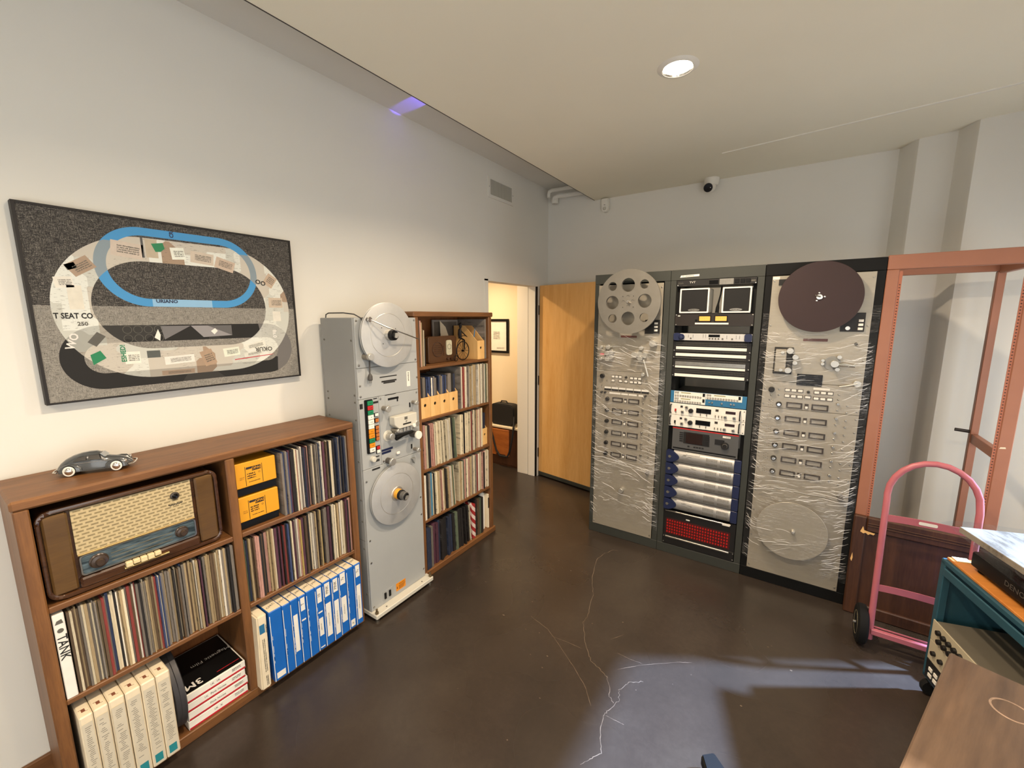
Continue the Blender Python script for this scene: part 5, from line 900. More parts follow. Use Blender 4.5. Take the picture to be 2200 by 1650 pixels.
# ---- centre rack and its units
rC = rack('grey open equipment rack between the two recorders', 1.5515, 2.1195, RACKG, False)
pc = ob('tape_label', G().prism([(1.612, 2.048), (1.735, 2.052), (1.735, 2.066), (1.618, 2.062)], onY, YF - 0.001, YF), PAPER, rC); scrib((1.665, YF - 0.0012, 2.057), UY, VY, 0.075, 0.009, INKG, pc)
XA, XB = 1.594, 2.077; yc = YF - 0.004
def unit(name, label, cat, z0, z1, mat, depth=0.28, x0=XA, x1=XB, face=0.006, group=None):
    t = thing(name, label, cat, ((x0 + x1) / 2, YF + 0.1, z0), group=group); pY('face_plate', x0, x1, z0 + 0.0006, z1 - 0.0006, YF + 0.003, YF - face + 0.003, mat, t, 0.001)
    bx('chassis', x0 + 0.03, x1 - 0.03, YF + 0.0035, YF + depth, z0 + 0.002, z1 - 0.002, BLACKM, t); return t, YF - face + 0.003
u, yf = unit('power_conditioner', 'black power conditioner with a silver section at the top of the open rack', 'power unit', 1.987, 2.0295, NK)
pY('display_window', 1.800, 1.855, 1.995, 2.020, yf, yf - 0.001, DARKWIN, u); pY('silver_section', 1.862, 1.945, 1.990, 2.027, yf, yf - 0.001, STEEL, u)
for x in (1.952, 1.985, 2.015): pY('outlet', x, x + 0.026, 1.995, 2.022, yf, yf - 0.003, BLACK, u, 0.002)
pY('rating_label', 2.045, 2.07, 2.002, 2.012, yf, yf - 0.001, INKG, u); text('TVT', (1.695, yf - 0.0005, 2.012), UY, VY, 0.018, INKW, u, 'lettering', 1.2); scrib((1.620, yf - 0.0005, 2.010), UY, VY, 0.034, 0.012, INKG, u, 2); scrib((1.648, yf - 0.0005, 1.992), UY, VY, 0.03, 0.004, INKG, u); screws(u, [(1.601, 1.994), (2.070, 1.993)], yf, 0.005, CHROME)
sh = thing('rack_shelf', 'black rack shelf under the two small loudspeakers', 'shelf', (1.83, YF + 0.1, 1.798)); bx('shelf_plate', XA + 0.02, XB - 0.02, YF + 0.004, YF + 0.25, 1.800, 1.806, NK, sh)
for x0, x1, lb in ((1.620, 1.806, 'small white loudspeaker on the left of the rack shelf'), (1.886, 2.054, 'small white loudspeaker on the right of the rack shelf')):
    s_ = thing('loudspeaker', lb, 'loudspeaker', ((x0 + x1) / 2, YF + 0.07, 1.806), group='small loudspeakers'); bx('speaker_box', x0, x1, YF + 0.006, YF + 0.165, 1.8065, 1.972, WHITE, s_, 0.005)
    ob('front_bezel', G().holed(rrect(x0, x1, 1.8065, 1.972, 0.005), [rrect(x0 + 0.009, x1 - 0.009, 1.8155, 1.963, 0.004)], onY, YF - 0.006, YF + 0.006), WHITE, s_)
    bx('grille', x0 + 0.008, x1 - 0.008, YF - 0.002, YF + 0.0055, 1.8145, 1.964, M('grille_black', '#0a0a0a', 0.75, 0, 0.2, 300), s_)
    bg = ob('badge', G().prism([((x0 + x1) / 2 + 0.037 * math.cos(2 * PI * k / 24), 1.8265 + 0.0085 * math.sin(2 * PI * k / 24)) for k in range(24)], onY, YF - 0.005, YF - 0.002), STEEL, s_); scrib(((x0 + x1) / 2, YF - 0.0052, 1.8265), UY, VY, 0.05, 0.007, INK, bg)
ob('speaker_cable', G().tube([(1.872, YF + 0.05, 1.985), (1.868, YF + 0.045, 1.93), (1.858, YF + 0.04, 1.87), (1.855, YF + 0.04, 1.84), (1.853, YF + 0.04, 1.807)], [0.005, 0.005, 0.006, 0.011, 0.012], 8), BLACK, None, label='black cable hanging between the two small loudspeakers', cat='cable')
u, yf = unit('meter_panel', 'dark meter panel with two glowing amber meters below the loudspeakers', 'meter panel', 1.718, 1.799, M('panel_brown', '#241d18', 0.4))
AMB = M('amber_glow', '#d99c44', 0.5, emit=0.55)
for x in (1.747, 1.847):
    mt = pY('meter_frame', x, x + 0.080, 1.747, 1.789, yf, yf - 0.004, BLACK, u, 0.001); pY('meter_face', x + 0.006, x + 0.074, 1.753, 1.783, yf - 0.004, yf - 0.005, AMB, mt)
    for k in range(5): pY('scale_mark', x + 0.016 + 0.011 * k, x + 0.017 + 0.011 * k, 1.768, 1.774, yf - 0.005, yf - 0.0053, INK, mt)
pY('paper_strip', 1.727, 1.934, 1.730, 1.7405, yf, yf - 0.001, PAPER, u); cylY(1.734, 1.757, 0.007, yf, yf - 0.006, BLACK, 'jack', u, 12); screws(u, [(1.602, 1.726), (1.602, 1.792), (2.069, 1.726), (2.069, 1.792)], yf, 0.005); pY('model_tag', 1.613, 1.628, 1.784, 1.790, yf, yf - 0.001, PAPER, u)
u, yf = unit('audio_processor', 'white audio processor with navy end caps above the patch bays', 'processor', 1.618, 1.668, SILVER)
for a, b_ in ((XA, 1.640), (2.034, XB)): ob('end_cap', G().prism(rrect(a, b_, 1.617, 1.669, 0.012), onY, yf - 0.022, yf), NAVY, u, 0.004)
ob('handle_knob', G().lathe([(0.02, 0), (0.022, 0.012), (0.012, 0.03), (0, 0.032)], (1.645, yf, 1.642), (0, -1, 0), 16), NAVY, u)
pY('display_window', 1.818, 1.888, 1.644, 1.662, yf, yf - 0.001, DARKWIN, u)
for k in range(4): cylY(1.826 + 0.018 * k, 1.634, 0.0055, yf, yf - 0.004, INKG, 'button', u, 10)
for x in (1.706, 1.905, 1.962): cylY(x, 1.634, 0.0055, yf, yf - 0.004, INKG, 'button', u, 10)
for x, z in ((1.69, 1.648), (1.72, 1.648), (1.785, 1.65), (1.80, 1.65), (1.93, 1.645), (1.985, 1.645), (2.005, 1.645)): scrib((x, yf - 0.0005, z), (0, 0, 1), (-1, 0, 0), 0.022, 0.005, INK, u)
pbl = ['patch bay with two paper strips just below the white processor', 'patch bay with a single paper strip second below the white processor', 'patch bay with a bright metal strip, third below the white processor', 'lowest patch bay with a single paper strip above the rack gap']
for k, (z0, z1, strips, rows, metal) in enumerate(((1.535, 1.612, [(1.556, 1.575)], [1.588, 1.600, 1.545], None), (1.487, 1.534, [(1.509, 1.529)], [1.496], None), (1.424, 1.486, [(1.4255, 1.440)], [1.478], (1.444, 1.470)), (1.358, 1.423, [(1.364, 1.3835)], [1.398, 1.410], None))):
    u, yf = unit('patch_bay', 'black ' + pbl[k].replace('two paper strips', 'three jack rows'), 'patch bay', z0, z1, NK, 0.2, group='patch bays')
    for a, b_ in strips: pY('paper_strip', 1.613, 2.052, a, b_, yf, yf - 0.003, PAPER, u)
    if metal: pY('metal_strip', 1.613, 2.052, metal[0], metal[1], yf, yf - 0.004, STEEL, u)
    g = G()
    for z in rows:
        for q in range(48): g.lathe([(0.0026, 0), (0.0026, 0.002)], (1.617 + 0.00915 * q, yf, z), (0, -1, 0), 6)
    ob('jack_row', g, INKG, u, kind='stuff'); screws(u, [(1.600, z0 + 0.012), (2.070, z0 + 0.012)], yf, 0.005)
u, yf = unit('audio_interface', 'white and blue audio interface with rows of small keys', 'interface', 1.172, 1.258, BLUEFACE)
pY('white_field', 1.618, 1.826, 1.174, 1.256, yf, yf - 0.001, PAPER, u); pY('white_field', 1.828, 2.050, 1.216, 1.256, yf, yf - 0.001, PAPER, u)
def keys(u, x0, n, z, dx, y_, s=0.010):
    for k in range(n): kf = pY('push_key', x0 + dx * k, x0 + dx * k + s, z - s / 2, z + s / 2, y_, y_ - 0.004, NK, u); pY('key_lamp', x0 + dx * k + 0.002, x0 + dx * k + s - 0.002, z - s / 2 + 0.002, z + s / 2 - 0.002, y_ - 0.004, y_ - 0.0046, GREYL, kf)
keys(u, 1.624, 2, 1.247, 0.015, yf - 0.001); keys(u, 1.624, 11, 1.224, 0.0165, yf - 0.001); keys(u, 1.624, 2, 1.203, 0.015, yf - 0.001); keys(u, 1.624, 11, 1.184, 0.0165, yf - 0.001); keys(u, 1.835, 2, 1.247, 0.015, yf - 0.001); keys(u, 1.835, 12, 1.226, 0.0165, yf - 0.001)
for x in (1.808, 2.028): pY('meter_tower', x, x + 0.014, 1.232, 1.254, yf - 0.001, yf - 0.003, BLACK, u)
pY('meter_tower', 1.808, 1.822, 1.19, 1.214, yf - 0.001, yf - 0.003, BLACK, u)
for a, b_ in ((1.665, 1.73), (1.88, 1.95)):
    for z in (1.247, 1.203): (pY('print_bar', a, b_, z - 0.003, z + 0.003, yf - 0.001, yf - 0.0014, M('print_olive', '#8f8d5c', 0.6), u) if z > 1.21 or a < 1.8 else None)
for x in (1.852, 1.870, 1.930, 1.985, 2.003): cylY(x, 1.196, 0.006, yf, yf - 0.006, STEEL, 'trim_screw', u, 10)
for k, z0 in enumerate((1.083, 0.997)):
    u, yf = unit('preamplifier', ['upper', 'lower'][k] + ' white preamplifier with a round dial and black display', 'preamplifier', z0, z0 + 0.085, PAPER, x0=1.5925, x1=2.0785, group='white preamplifiers')
    for x in (1.604, 2.046): ob('rack_handle', G().tube([(x, yf, z0 + 0.012), (x, yf - 0.028, z0 + 0.014), (x, yf - 0.030, z0 + 0.042), (x, yf - 0.028, z0 + 0.070), (x, yf, z0 + 0.073)], 0.004, 8), NK, u)
    dd = pY('display_window', 1.772, 1.868, z0 + 0.030, z0 + 0.064, yf, yf - 0.003, DARKWIN, u, 0.001); pY('display_window', 1.958, 2.018, z0 + 0.046, z0 + 0.064, yf, yf - 0.002, M('dark_red_window', '#2a1012', 0.3), u)
    cylY(1.738, z0 + 0.040, 0.016, yf, yf - 0.014, NK, 'main_dial', u, 20)
    for x, z in ((1.708, 0.062), (1.682, 0.026), (1.958, 0.022), (2.012, 0.022)): kk = cylY(x, z0 + z, 0.010, yf, yf - 0.012, STEEL, 'small_dial', u, 14); cylY(x, z0 + z, 0.004, yf - 0.012, yf - 0.014, NK, 'dial_cap', kk, 8)
    for x in (1.636, 1.895, 1.915, 1.935, 1.80, 1.84): pY('toggle', x, x + 0.004, z0 + 0.014, z0 + 0.028, yf, yf - 0.010, INKG, u)
    pY('power_switch', 1.628, 1.640, z0 + 0.022, z0 + 0.044, yf, yf - 0.004, RED if k == 0 else NK, u, 0.001); pY('lamp_window', 1.666, 1.682, z0 + 0.056, z0 + 0.070, yf, yf - 0.002, NK, u); pY('lamp_window', 1.895, 1.914, z0 + 0.055, z0 + 0.070, yf, yf - 0.002, METERF, u); screws(u, [(1.598, z0 + 0.012), (1.598, z0 + 0.072), (2.068, z0 + 0.012), (2.068, z0 + 0.072)], yf, 0.004, INKG)
u, yf = unit('effects_processor', 'grey effects processor with a red top line and a dark screen', 'processor', 0.822, 0.990, M('unit_grey', '#4f4f4f', 0.45), x0=1.622, x1=2.050)
pY('red_line', 1.622, 2.050, 0.982, 0.9895, yf, yf - 0.001, RED, u); sc_ = pY('screen_frame', 1.700, 1.868, 0.880, 0.965, yf, yf - 0.002, NK, u); pY('screen', 1.716, 1.826, 0.884, 0.960, yf - 0.002, yf - 0.003, M('screen_brown', '#241613', 0.2), sc_)
for k in range(5): pY('soft_key', 1.672, 1.698, 0.892 + 0.015 * k, 0.899 + 0.015 * k, yf, yf - 0.004, NK, u); pY('soft_key', 1.845, 1.872, 0.884 + 0.015 * k, 0.891 + 0.015 * k, yf - 0.002, yf - 0.005, NK, u)
for x in (1.730, 1.770, 1.788, 1.806, 1.824): pY('menu_key', x, x + 0.013, 0.858, 0.866, yf, yf - 0.003, NK, u)
pY('key_field', 1.905, 1.965, 0.905, 0.942, yf, yf - 0.003, NK, u); cylY(1.970, 0.905, 0.024, yf, yf - 0.015, NK, 'jog_wheel', u, 24); ob('jog_ring', G().lathe([(0.016, 0), (0.014, 0.002)], (1.970, yf - 0.015, 0.905), (0, -1, 0), 20, cap=False), INKG, u); pY('vent_slot', 1.630, 2.04, 0.832, 0.842, yf, yf - 0.0005, BLACK, u); nb = pY('name_plate', 1.952, 2.000, 0.959, 0.972, yf, yf - 0.0006, PAPER, u); scrib((1.984, yf - 0.0008, 0.9655), UY, VY, 0.026, 0.007, INKG, nb)
AMPF = M('amp_silver', '#94928f', 0.38, 0.35, 0.03, 20)
for k in range(5):
    z1 = 0.818 - 0.0915 * k; z0 = z1 - 0.0905; u = thing('converter_unit', 'silver converter unit with navy end, ' + ['topmost', 'second from top', 'third from top', 'fourth from top', 'lowest'][k] + ' of five', 'converter', (1.83, YF + 0.1, z0), group='silver converter units')
    bx('chassis', 1.617, 2.055, YF + 0.012, YF + 0.3, z0 + 0.004, z1 - 0.004, BLACKM, u)
    g = G(); vv = []; ff = []; n = 10
    for i in range(n + 1):
        a = i / n; z = z0 + (z1 - z0) * a; yy = YF + 0.006 - 0.030 * math.sin(PI * min(1, a * 1.0)) ** 0.6; vv += [(1.640, yy, z), (2.036, yy, z), (1.640, YF + 0.012, z), (2.036, YF + 0.012, z)]
    for i in range(n): b4 = 4 * i; ff += [(b4, b4 + 1, b4 + 5, b4 + 4), (b4, b4 + 4, b4 + 6, b4 + 2), (b4 + 1, b4 + 3, b4 + 7, b4 + 5)]
    fp = ob('curved_front', g.add(vv, ff), AMPF, u)
    ob('navy_end', G().prism([(1.5925, z0 + 0.004), (1.608, z0 + 0.001), (1.640, z0 + 0.005), (1.668, z0 + 0.022), (1.684, z0 + 0.042), (1.678, z0 + 0.060), (1.650, z0 + 0.078), (1.620, z0 + 0.088), (1.5925, z0 + 0.089)], onY, YF - 0.034, YF + 0.010), NAVY, u, 0.004, 2)
    ob('navy_end', G().prism(rrect(2.036, 2.078, z0 + 0.002, z1 - 0.002, 0.006), onY, YF - 0.012, YF + 0.010), NAVY, u, 0.004)
    ob('emblem', G().prism(circ(1.618, z0 + 0.046, 0.010, 12), onY, YF - 0.035, YF - 0.034), INKG, u); scrib((1.626, YF - 0.0355, z0 + 0.050), UY, VY, 0.022, 0.006, INKG, u)
    g = G()
    for (xa, m_) in ((1.862, 9), (1.952, 9)):
        for z_, h_ in ((z0 + 0.062, 0.022), (z0 + 0.030, 0.018)):
            for q in range(m_): g.box(xa + 0.0082 * q, xa + 0.0082 * q + 0.0025, YF - 0.0245, YF - 0.0205, z_ - h_ / 2, z_ + h_ / 2)
    ob('level_marks', g, INKG, u, kind='stuff'); g = G()
    for q in range(9): x = 1.70 + random.uniform(0, 0.09); g.box(x, x + random.uniform(0.008, 0.03), YF - 0.0245, YF - 0.022, z0 + 0.03 + 0.005 * q, z0 + 0.031 + 0.005 * q)
    ob('fine_print', g, INKG, u, kind='stuff')
    if k == 0: pY('paper_label', 1.725, 1.818, z0 + 0.074, z0 + 0.086, YF - 0.006, YF - 0.0200, PAPER, u)
u, yf = unit('led_matrix_unit', 'black unit with a glowing red button matrix low in the open rack', 'matrix unit', 0.147, 0.352, NK, 0.25)
pY('metal_bar', 1.605, 2.045, 0.340, 0.350, yf, yf - 0.012, STEEL, u, 0.002); pY('paper_label', 1.992, 2.040, 0.335, 0.350, yf - 0.012, yf - 0.013, PAPER, u); pY('paper_label', 1.752, 1.778, 0.298, 0.306, yf, yf - 0.001, PAPER, u)
mp = pY('matrix_panel', 1.612, 2.046, 0.160, 0.284, yf, yf - 0.002, M('matrix_red', '#3c0808', 0.5), u); LED = M('led_red', '#a8140c', 0.4, emit=0.09); g0 = None
for i in range(24):
    for j in range(5):
        x = 1.620 + 0.0176 * i; z = 0.172 + 0.0225 * j
        if g0 is None: g0 = pY('led_button', x, x + 0.009, z, z + 0.011, yf - 0.002, yf - 0.007, LED, mp)
        else: dup(g0, (0.0176 * i, 0, 0.0225 * j))
u, yf = unit('blank_panel', 'black blank panel with a steel lip at the base of the open rack', 'panel', 0.078, 0.146, NK, 0.03); pY('steel_lip', 1.612, 2.046, 0.131, 0.143, yf, yf - 0.010, STEEL, u, 0.002); screws(u, [(1.600, 0.09), (2.070, 0.09), (1.600, 0.135), (2.070, 0.135)], yf, 0.005)
# ------------------------------------------------------------------ empty salmon rack frame
t = thing('empty_rack', 'empty salmon pink rack frame at the right of the room', 'rack frame', (2.98, 3.36, 0))
x0, x1 = 2.6945, 3.268
for x in (x0, x1 - 0.052): bx('front_post', x, x + 0.052, YF, YF + 0.035, 0, 2.03, ORRACK, t, 0.003)
bx('top_rail', x0, x1, YF, YF + 0.035, 2.0305, 2.108, ORRACK, t, 0.003); bx('kick_rail', x0 + 0.053, x1 - 0.053, YF, YF + 0.035, 0, 0.07, ORRACK, t, 0.003)
for x in (x0, x1 - 0.035): bx('rear_post', x, x + 0.035, 3.58, 3.615, 0, 2.03, ORRACK, t, 0.003)
bx('rear_rail', x0, x1, 3.58, 3.615, 2.0305, 2.095, ORRACK, t, 0.003); bx('rear_rail', x0 + 0.036, x1 - 0.036, 3.58, 3.615, 0, 0.07, ORRACK, t, 0.003)
for x in (x0, x1 - 0.03):
    bx('side_rail', x, x + 0.03, YF + 0.036, 3.579, 2.02, 2.095, ORRACK, t, 0.002); bx('side_rail', x, x + 0.03, YF + 0.036, 3.579, 1.02, 1.075, ORRACK, t, 0.002); bx('side_rail', x, x + 0.03, YF + 0.036, 3.579, 0.0, 0.06, ORRACK, t, 0.002)
for x in (x0 + 0.0525, x1 - 0.0665):
    rl = bx('mounting_rail', x, x + 0.014, YF + 0.004, YF + 0.007, 0.08, 2.02, M('rail_salmon', '#a8654a', 0.5), t); g = G()
    for k in range(118): g.lathe([(0.0035, 0), (0.0035, 0.0006)], (x + 0.007, YF + 0.004, 0.10 + 0.0158 * k), (0, -1, 0), 6)
    ob('rail_holes', g, M('hole_dark', '#4a2c20', 0.7), rl, kind='stuff')
ob('hanging_bolt', G().cyl((3.236, 3.60, 1.085), (3.17, 3.60, 1.09), 0.010, n=10), METERF, t)
ob('paint_chip', G().prism([(3.222, 1.105), (3.246, 1.108), (3.243, 1.116), (3.226, 1.114)], onY, YF - 0.0006, YF), CREAM, t)
# ------------------------------------------------------------------ leaning dark wooden panel
t = thing('leaning_board', 'dark brown framed wooden panel leaning against the salmon frame', 'panel', (3.0, 3.05, 0), local=True)
t.rotation_euler = (math.radians(-3), 0, math.radians(-1.0)); px0, px1, pz = -0.312, 0.36, 0.612
bx('panel_board', px0 + 0.02, px1 - 0.02, 0.006, 0.018, 0.01, pz - 0.02, MAHOG, t)
for a, b_, c_, e in ((px0, px1, pz - 0.085, pz), (px0, px1, 0.0, 0.07)): bx('frame_rail', a + 0.061, b_ - 0.061, -0.012, 0.026, c_, e, MAHOG, t, 0.006)
for a in (px0, px1 - 0.06): bx('frame_stile', a, a + 0.06, -0.012, 0.026, 0.0, pz, MAHOG, t, 0.006)
for z in (pz - 0.052, pz - 0.038): bx('moulding', px0 + 0.065, px1 - 0.065, -0.017, -0.012, z, z + 0.007, MAHOG, t, 0.002)
ob('split_wood', G().prism([(px0 + 0.035, 0.520), (px0 + 0.046, 0.555), (px0 + 0.052, 0.532), (px0 + 0.075, 0.528), (px0 + 0.102, 0.524), (px0 + 0.096, 0.513), (px0 + 0.080, 0.516), (px0 + 0.072, 0.508), (px0 + 0.060, 0.518), (px0 + 0.050, 0.512)], onY, -0.0135, -0.0125), PLY, t); ob('split_wood', G().prism([(px0 + 0.005, 0.34), (px0 + 0.012, 0.38), (px0 + 0.016, 0.35), (px0 + 0.012, 0.325)], onY, -0.0135, -0.0125), PLY, t)
# ------------------------------------------------------------------ pink hand truck
t = thing('hand_truck', 'pink tubular hand truck with a rounded handle', 'hand truck', (2.945, 2.80, 0), local=True)
hw = 0.168; pts = [(-hw, -0.035, 0.05), (-hw, -0.02, 0.25), (-hw, 0.0, 0.60), (-hw, 0.012, 0.84)]
for k in range(13):
    a = PI - PI * k / 12; pts.append((hw * math.cos(a), 0.02 + 0.012 * math.sin(a), 0.86 + 0.19 * math.sin(a)))
pts += [(hw, 0.012, 0.84), (hw, 0.0, 0.60), (hw, -0.02, 0.25), (hw, -0.035, 0.05)]
ob('tube_frame', G().tube(pts, 0.0145, 12), PINK, t)
def strap(z, yy, hgt, bow, nm):
    g = G(); vv = []; ff = []
    for k in range(9):
        x = -hw + 2 * hw * k / 8; y_ = yy - 0.006 + bow * (1 - ((k - 4) / 4) ** 2); vv += [(x, y_, z - hgt / 2), (x, y_ + 0.005, z - hgt / 2), (x, y_ + 0.005, z + hgt / 2), (x, y_, z + hgt / 2)]
    for k in range(8):
        o = 4 * k; ff += [(o, o + 4, o + 5, o + 1), (o + 1, o + 5, o + 6, o + 2), (o + 2, o + 6, o + 7, o + 3), (o + 3, o + 7, o + 4, o)]
    ff += [(0, 1, 2, 3), (32, 35, 34, 33)]; return ob(nm, g.add(vv, ff), PINK, t)
up = strap(0.735, 0.002, 0.036, 0.018, 'cross_strap'); strap(0.345, -0.016, 0.036, 0.018, 'cross_strap'); ob('maker_label', G().prism(rrect(-0.035, 0.035, 0.727, 0.743, 0.006), onY, 0.0122, 0.0135), PAPER, up)
bx('toe_bar', -hw, hw, -0.055, -0.03, 0.085, 0.115, PINK, t, 0.003); bx('toe_lip', -hw, hw, -0.030, -0.026, 0.118, 0.126, PINK, t, 0.001)
ob('axle', G().cyl((-hw - 0.07, -0.005, 0.105), (hw + 0.07, -0.005, 0.105), 0.008, n=10), STEEL, t)
for s in (-1, 1):
    wx = s * (hw + 0.036); wl2 = ob('wheel', G().lathe([(0.058, -0.022), (0.088, -0.024), (0.102, -0.016), (0.105, 0), (0.102, 0.016), (0.088, 0.024), (0.058, 0.022)], (wx, -0.005, 0.1055), (1, 0, 0), 32), RUBBER, t)
    ob('wheel_rim', G().lathe([(0.012, -0.021), (0.040, -0.014), (0.058, -0.0215), (0.062, -0.023), (0.062, 0.023), (0.058, 0.0215), (0.040, 0.014), (0.012, 0.021)], (wx, -0.005, 0.1055), (1, 0, 0), 24), M('rim_cream', '#b9ad8c', 0.4, 0.3), wl2)
# ------------------------------------------------------------------ teal cart
ang = math.atan2(-0.438, 0.12)     # along the cart's front edge
t = thing('steel_cart', 'teal steel cart with an orange brown board on top', 'cart', (2.948, 2.562, 0), ang, local=True)
# local x runs along the front edge towards the camera side, local y points into the cart (away from the room)
CL, CD, CH = 0.78, 0.50, 0.70
for x in (0.0, CL - 0.03):
    for y_ in (0.0, CD - 0.03): bx('corner_post', x, x + 0.03, y_, y_ + 0.03, 0.085, CH - 0.02, TEAL, t, 0.003)
bx('top_tray', 0.0, CL, 0.0, CD, CH - 0.035, CH - 0.012, TEAL, t, 0.003); bx('top_lip', 0.031, CL - 0.031, -0.004, 0.004, CH - 0.085, CH - 0.045, TEAL, t, 0.004); bx('top_board', 0.012, CL - 0.012, 0.012, CD - 0.012, CH - 0.012, CH, CARTTOP, t, 0.002)
bx('lower_shelf', 0.0, CL, 0.0, CD, 0.085, 0.105, TEAL, t, 0.003); bx('rear_panel', 0.031, CL - 0.031, CD - 0.012, CD - 0.008, 0.106, CH - 0.036, TEAL, t); bx('end_panel', 0.004, 0.008, 0.031, CD - 0.031, 0.106, CH - 0.036, TEAL, t)
for x in (0.025, CL - 0.025):
    for y_ in (0.025, CD - 0.025): ob('caster_wheel', G().lathe([(0.018, -0.013), (0.036, -0.013), (0.038, -0.008), (0.038, 0.008), (0.036, 0.013), (0.018, 0.013)], (x, y_, 0.0385), (1, 0, 0), 18), RUBBER, t); 
for x in (0.025, CL - 0.025):
    for y_ in (0.025, CD - 0.025): bx('caster_fork', x - 0.018, x + 0.018, y_ - 0.012, y_ + 0.012, 0.060, 0.0845, STEEL, t)
MW = Matrix.Translation((2.948, 2.562, 0)) @ Matrix.Rotation(ang, 4, 'Z')
def sub(name, label, cat, lx, ly, lz, rz=0.0):
    p_ = MW @ Vector((lx, ly, lz)); return thing(name, label, cat, tuple(p_), ang + rz, local=True)
u = sub('paper_note', 'pale yellow note at the corner of the cart board', 'note', 0.03, 0.05, CH + 0.0005); bx('note_sheet', -0.018, 0.02, -0.022, 0.03, 0, 0.003, M('note_yellow', '#efe3ae', 0.7), u)
# turntable under its cover
u = sub('turntable', 'black turntable with a clear cover on the cart', 'turntable', 0.325, 0.235, CH + 0.0005)
for x in (-0.20, 0.20):
    for y_ in (-0.15, 0.15): ob('foot', G().cyl((x, y_, 0), (x, y_, 0.016), 0.026, n=16), RUBBER, u)
bx('plinth', -0.232, 0.232, -0.19, 0.19, 0.016, 0.082, BLACK, u, 0.006); text('DENON', (0.015, -0.1905, 0.052), (1, 0, 0), (0, 0, 1), 0.030, M('logo_grey', '#4a4642', 0.5), u, 'lettering', 1.15, 0.01)
ob('dust_cover', G().prism(rrect(-0.236, 0.236, -0.194, 0.194, 0.015), onZ, 0.0825, 0.122), CLEAR, u); ob('platter', G().lathe([(0, 0), (0.15, 0), (0.152, 0.012), (0, 0.014)], (-0.03, 0, 0.0822), (0, 0, 1), 48), RUBBER, u)
u = sub('sleeved_print', 'large pale print in a clear plastic bag on the turntable', 'print', 0.30, 0.275, CH + 0.1235, 0.04)
g = G(); vv = []; ff = []
for j in range(13):
    for i in range(13):
        x = -0.335 + 0.67 * i / 12; y_ = -0.275 + 0.55 * j / 12; vv.append((x, y_, 0.034 + 0.004 * math.sin(i * 1.3 + j * 0.7) - 0.024 * max(0, (y_ + 0.02)) - (0.012 if j == 0 else 0)))
for j in range(12):
    for i in range(12): ff.append((j * 13 + i, j * 13 + i + 1, (j + 1) * 13 + i + 1, (j + 1) * 13 + i))
bag = ob('plastic_bag', G().add(vv, ff), CLEAR, u)
MARB = base('marbled_print', 0.45)
_n = MARB[2].noise(MARB[2].coords((2, 7, 1), 'Object', (0, 0, 0.5)), 2.5, 6, 0.7); MARB[2].put(MARB[1], 'Base Color', MARB[2].ramp(_n, [(0.40, lin('#6f6350')), (0.47, lin('#948670')), (0.6, lin('#9f917a'))]))
bx('print_sheet', -0.300, 0.31, -0.225, 0.25, 0.0, 0.026, MARB[0], u, 0.002)
# equipment on the cart's lower shelf
TANFACE = M('tan_face', '#b3a88f', 0.5)
def case(name, label, lx, ly, lz, L, D, H, rz, tilt, face):
    u = sub(name, label, 'audio unit', lx, ly, lz, rz); u.rotation_euler = (tilt, 0, ang + rz)
    bx('case', -L / 2, L / 2, 0.0, D, 0.0, H, TANUNIT if face == TANFACE else BLACKM, u, 0.003); bx('face_plate', -L / 2 - 0.012, L / 2 + 0.012, -0.005, 0.0, 0.0, H, face, u, 0.001); return u
u = case('rack_processor', 'tan cased rack unit with black knobs, middle of the stack in the cart', 0.262, -0.006, 0.202, 0.43, 0.33, 0.096, 0.0, 0.0, TANFACE)
for k in range(8): ob('knob', G().lathe([(0.011, 0), (0.010, 0.012), (0, 0.013)], (-0.185 + 0.05 * k, -0.005, 0.048), (0, -1, 0), 14), NK, u)
u = case('rack_processor', 'tan cased rack unit with black knobs, top of the stack in the cart', 0.262, -0.006, 0.3005, 0.43, 0.36, 0.098, 0.0, 0.0, TANFACE)
for k in range(6):
    for z in (0.062, 0.026): cylk = ob('knob', G().lathe([(0.012, 0), (0.011, 0.012), (0, 0.013)], (-0.175 + 0.035 * k + (0.012 if z < 0.05 else 0), -0.005, z), (0, -1, 0), 14), NK, u)
for k in range(5): bx('push_button', 0.05 + 0.028 * k, 0.066 + 0.028 * k, -0.009, -0.005, 0.035, 0.048, NK, u)
u = case('rack_mixer', 'black rack unit with pale keys under the tan one', 0.262, -0.006, 0.1055, 0.43, 0.30, 0.094, 0.0, 0.0, NK)
for k in range(9):
    for z in (0.02, 0.05): bx('pale_key', -0.20 + 0.036 * k, -0.178 + 0.036 * k, -0.009, -0.005, z, z + 0.016, PAPER, u)
u = case('remote_unit', 'dark remote unit with a row of keys lying behind the tan unit', 0.60, 0.17, 0.1055, 0.20, 0.22, 0.27, 0.35, 0.0, RACKG)
for k in range(5): ob('key', G().lathe([(0.008, 0), (0.007, 0.004), (0, 0.005)], (-0.075 + 0.036 * k, -0.005, 0.24), (0, -1, 0), 10), NK, u)
p_ = [MW @ Vector(q) for q in ((0.28, 0.24, 0.425), (0.33, 0.245, 0.418), (0.44, 0.25, 0.406), (0.50, 0.255, 0.402))]
ob('drum_stick', G().tube(p_, [0.004, 0.005, 0.005, 0.005], 8), PAPER, None, label='pale wooden stick lying across the gear inside the cart', cat='stick')
# ------------------------------------------------------------------ foreground table
ta = math.atan2(-0.54, -0.197)     # along its left edge, towards the camera
t = thing('wooden_table', 'worn wooden table corner with a ring stain in the foreground', 'table', (2.788, 1.71, 0), ta, local=True)
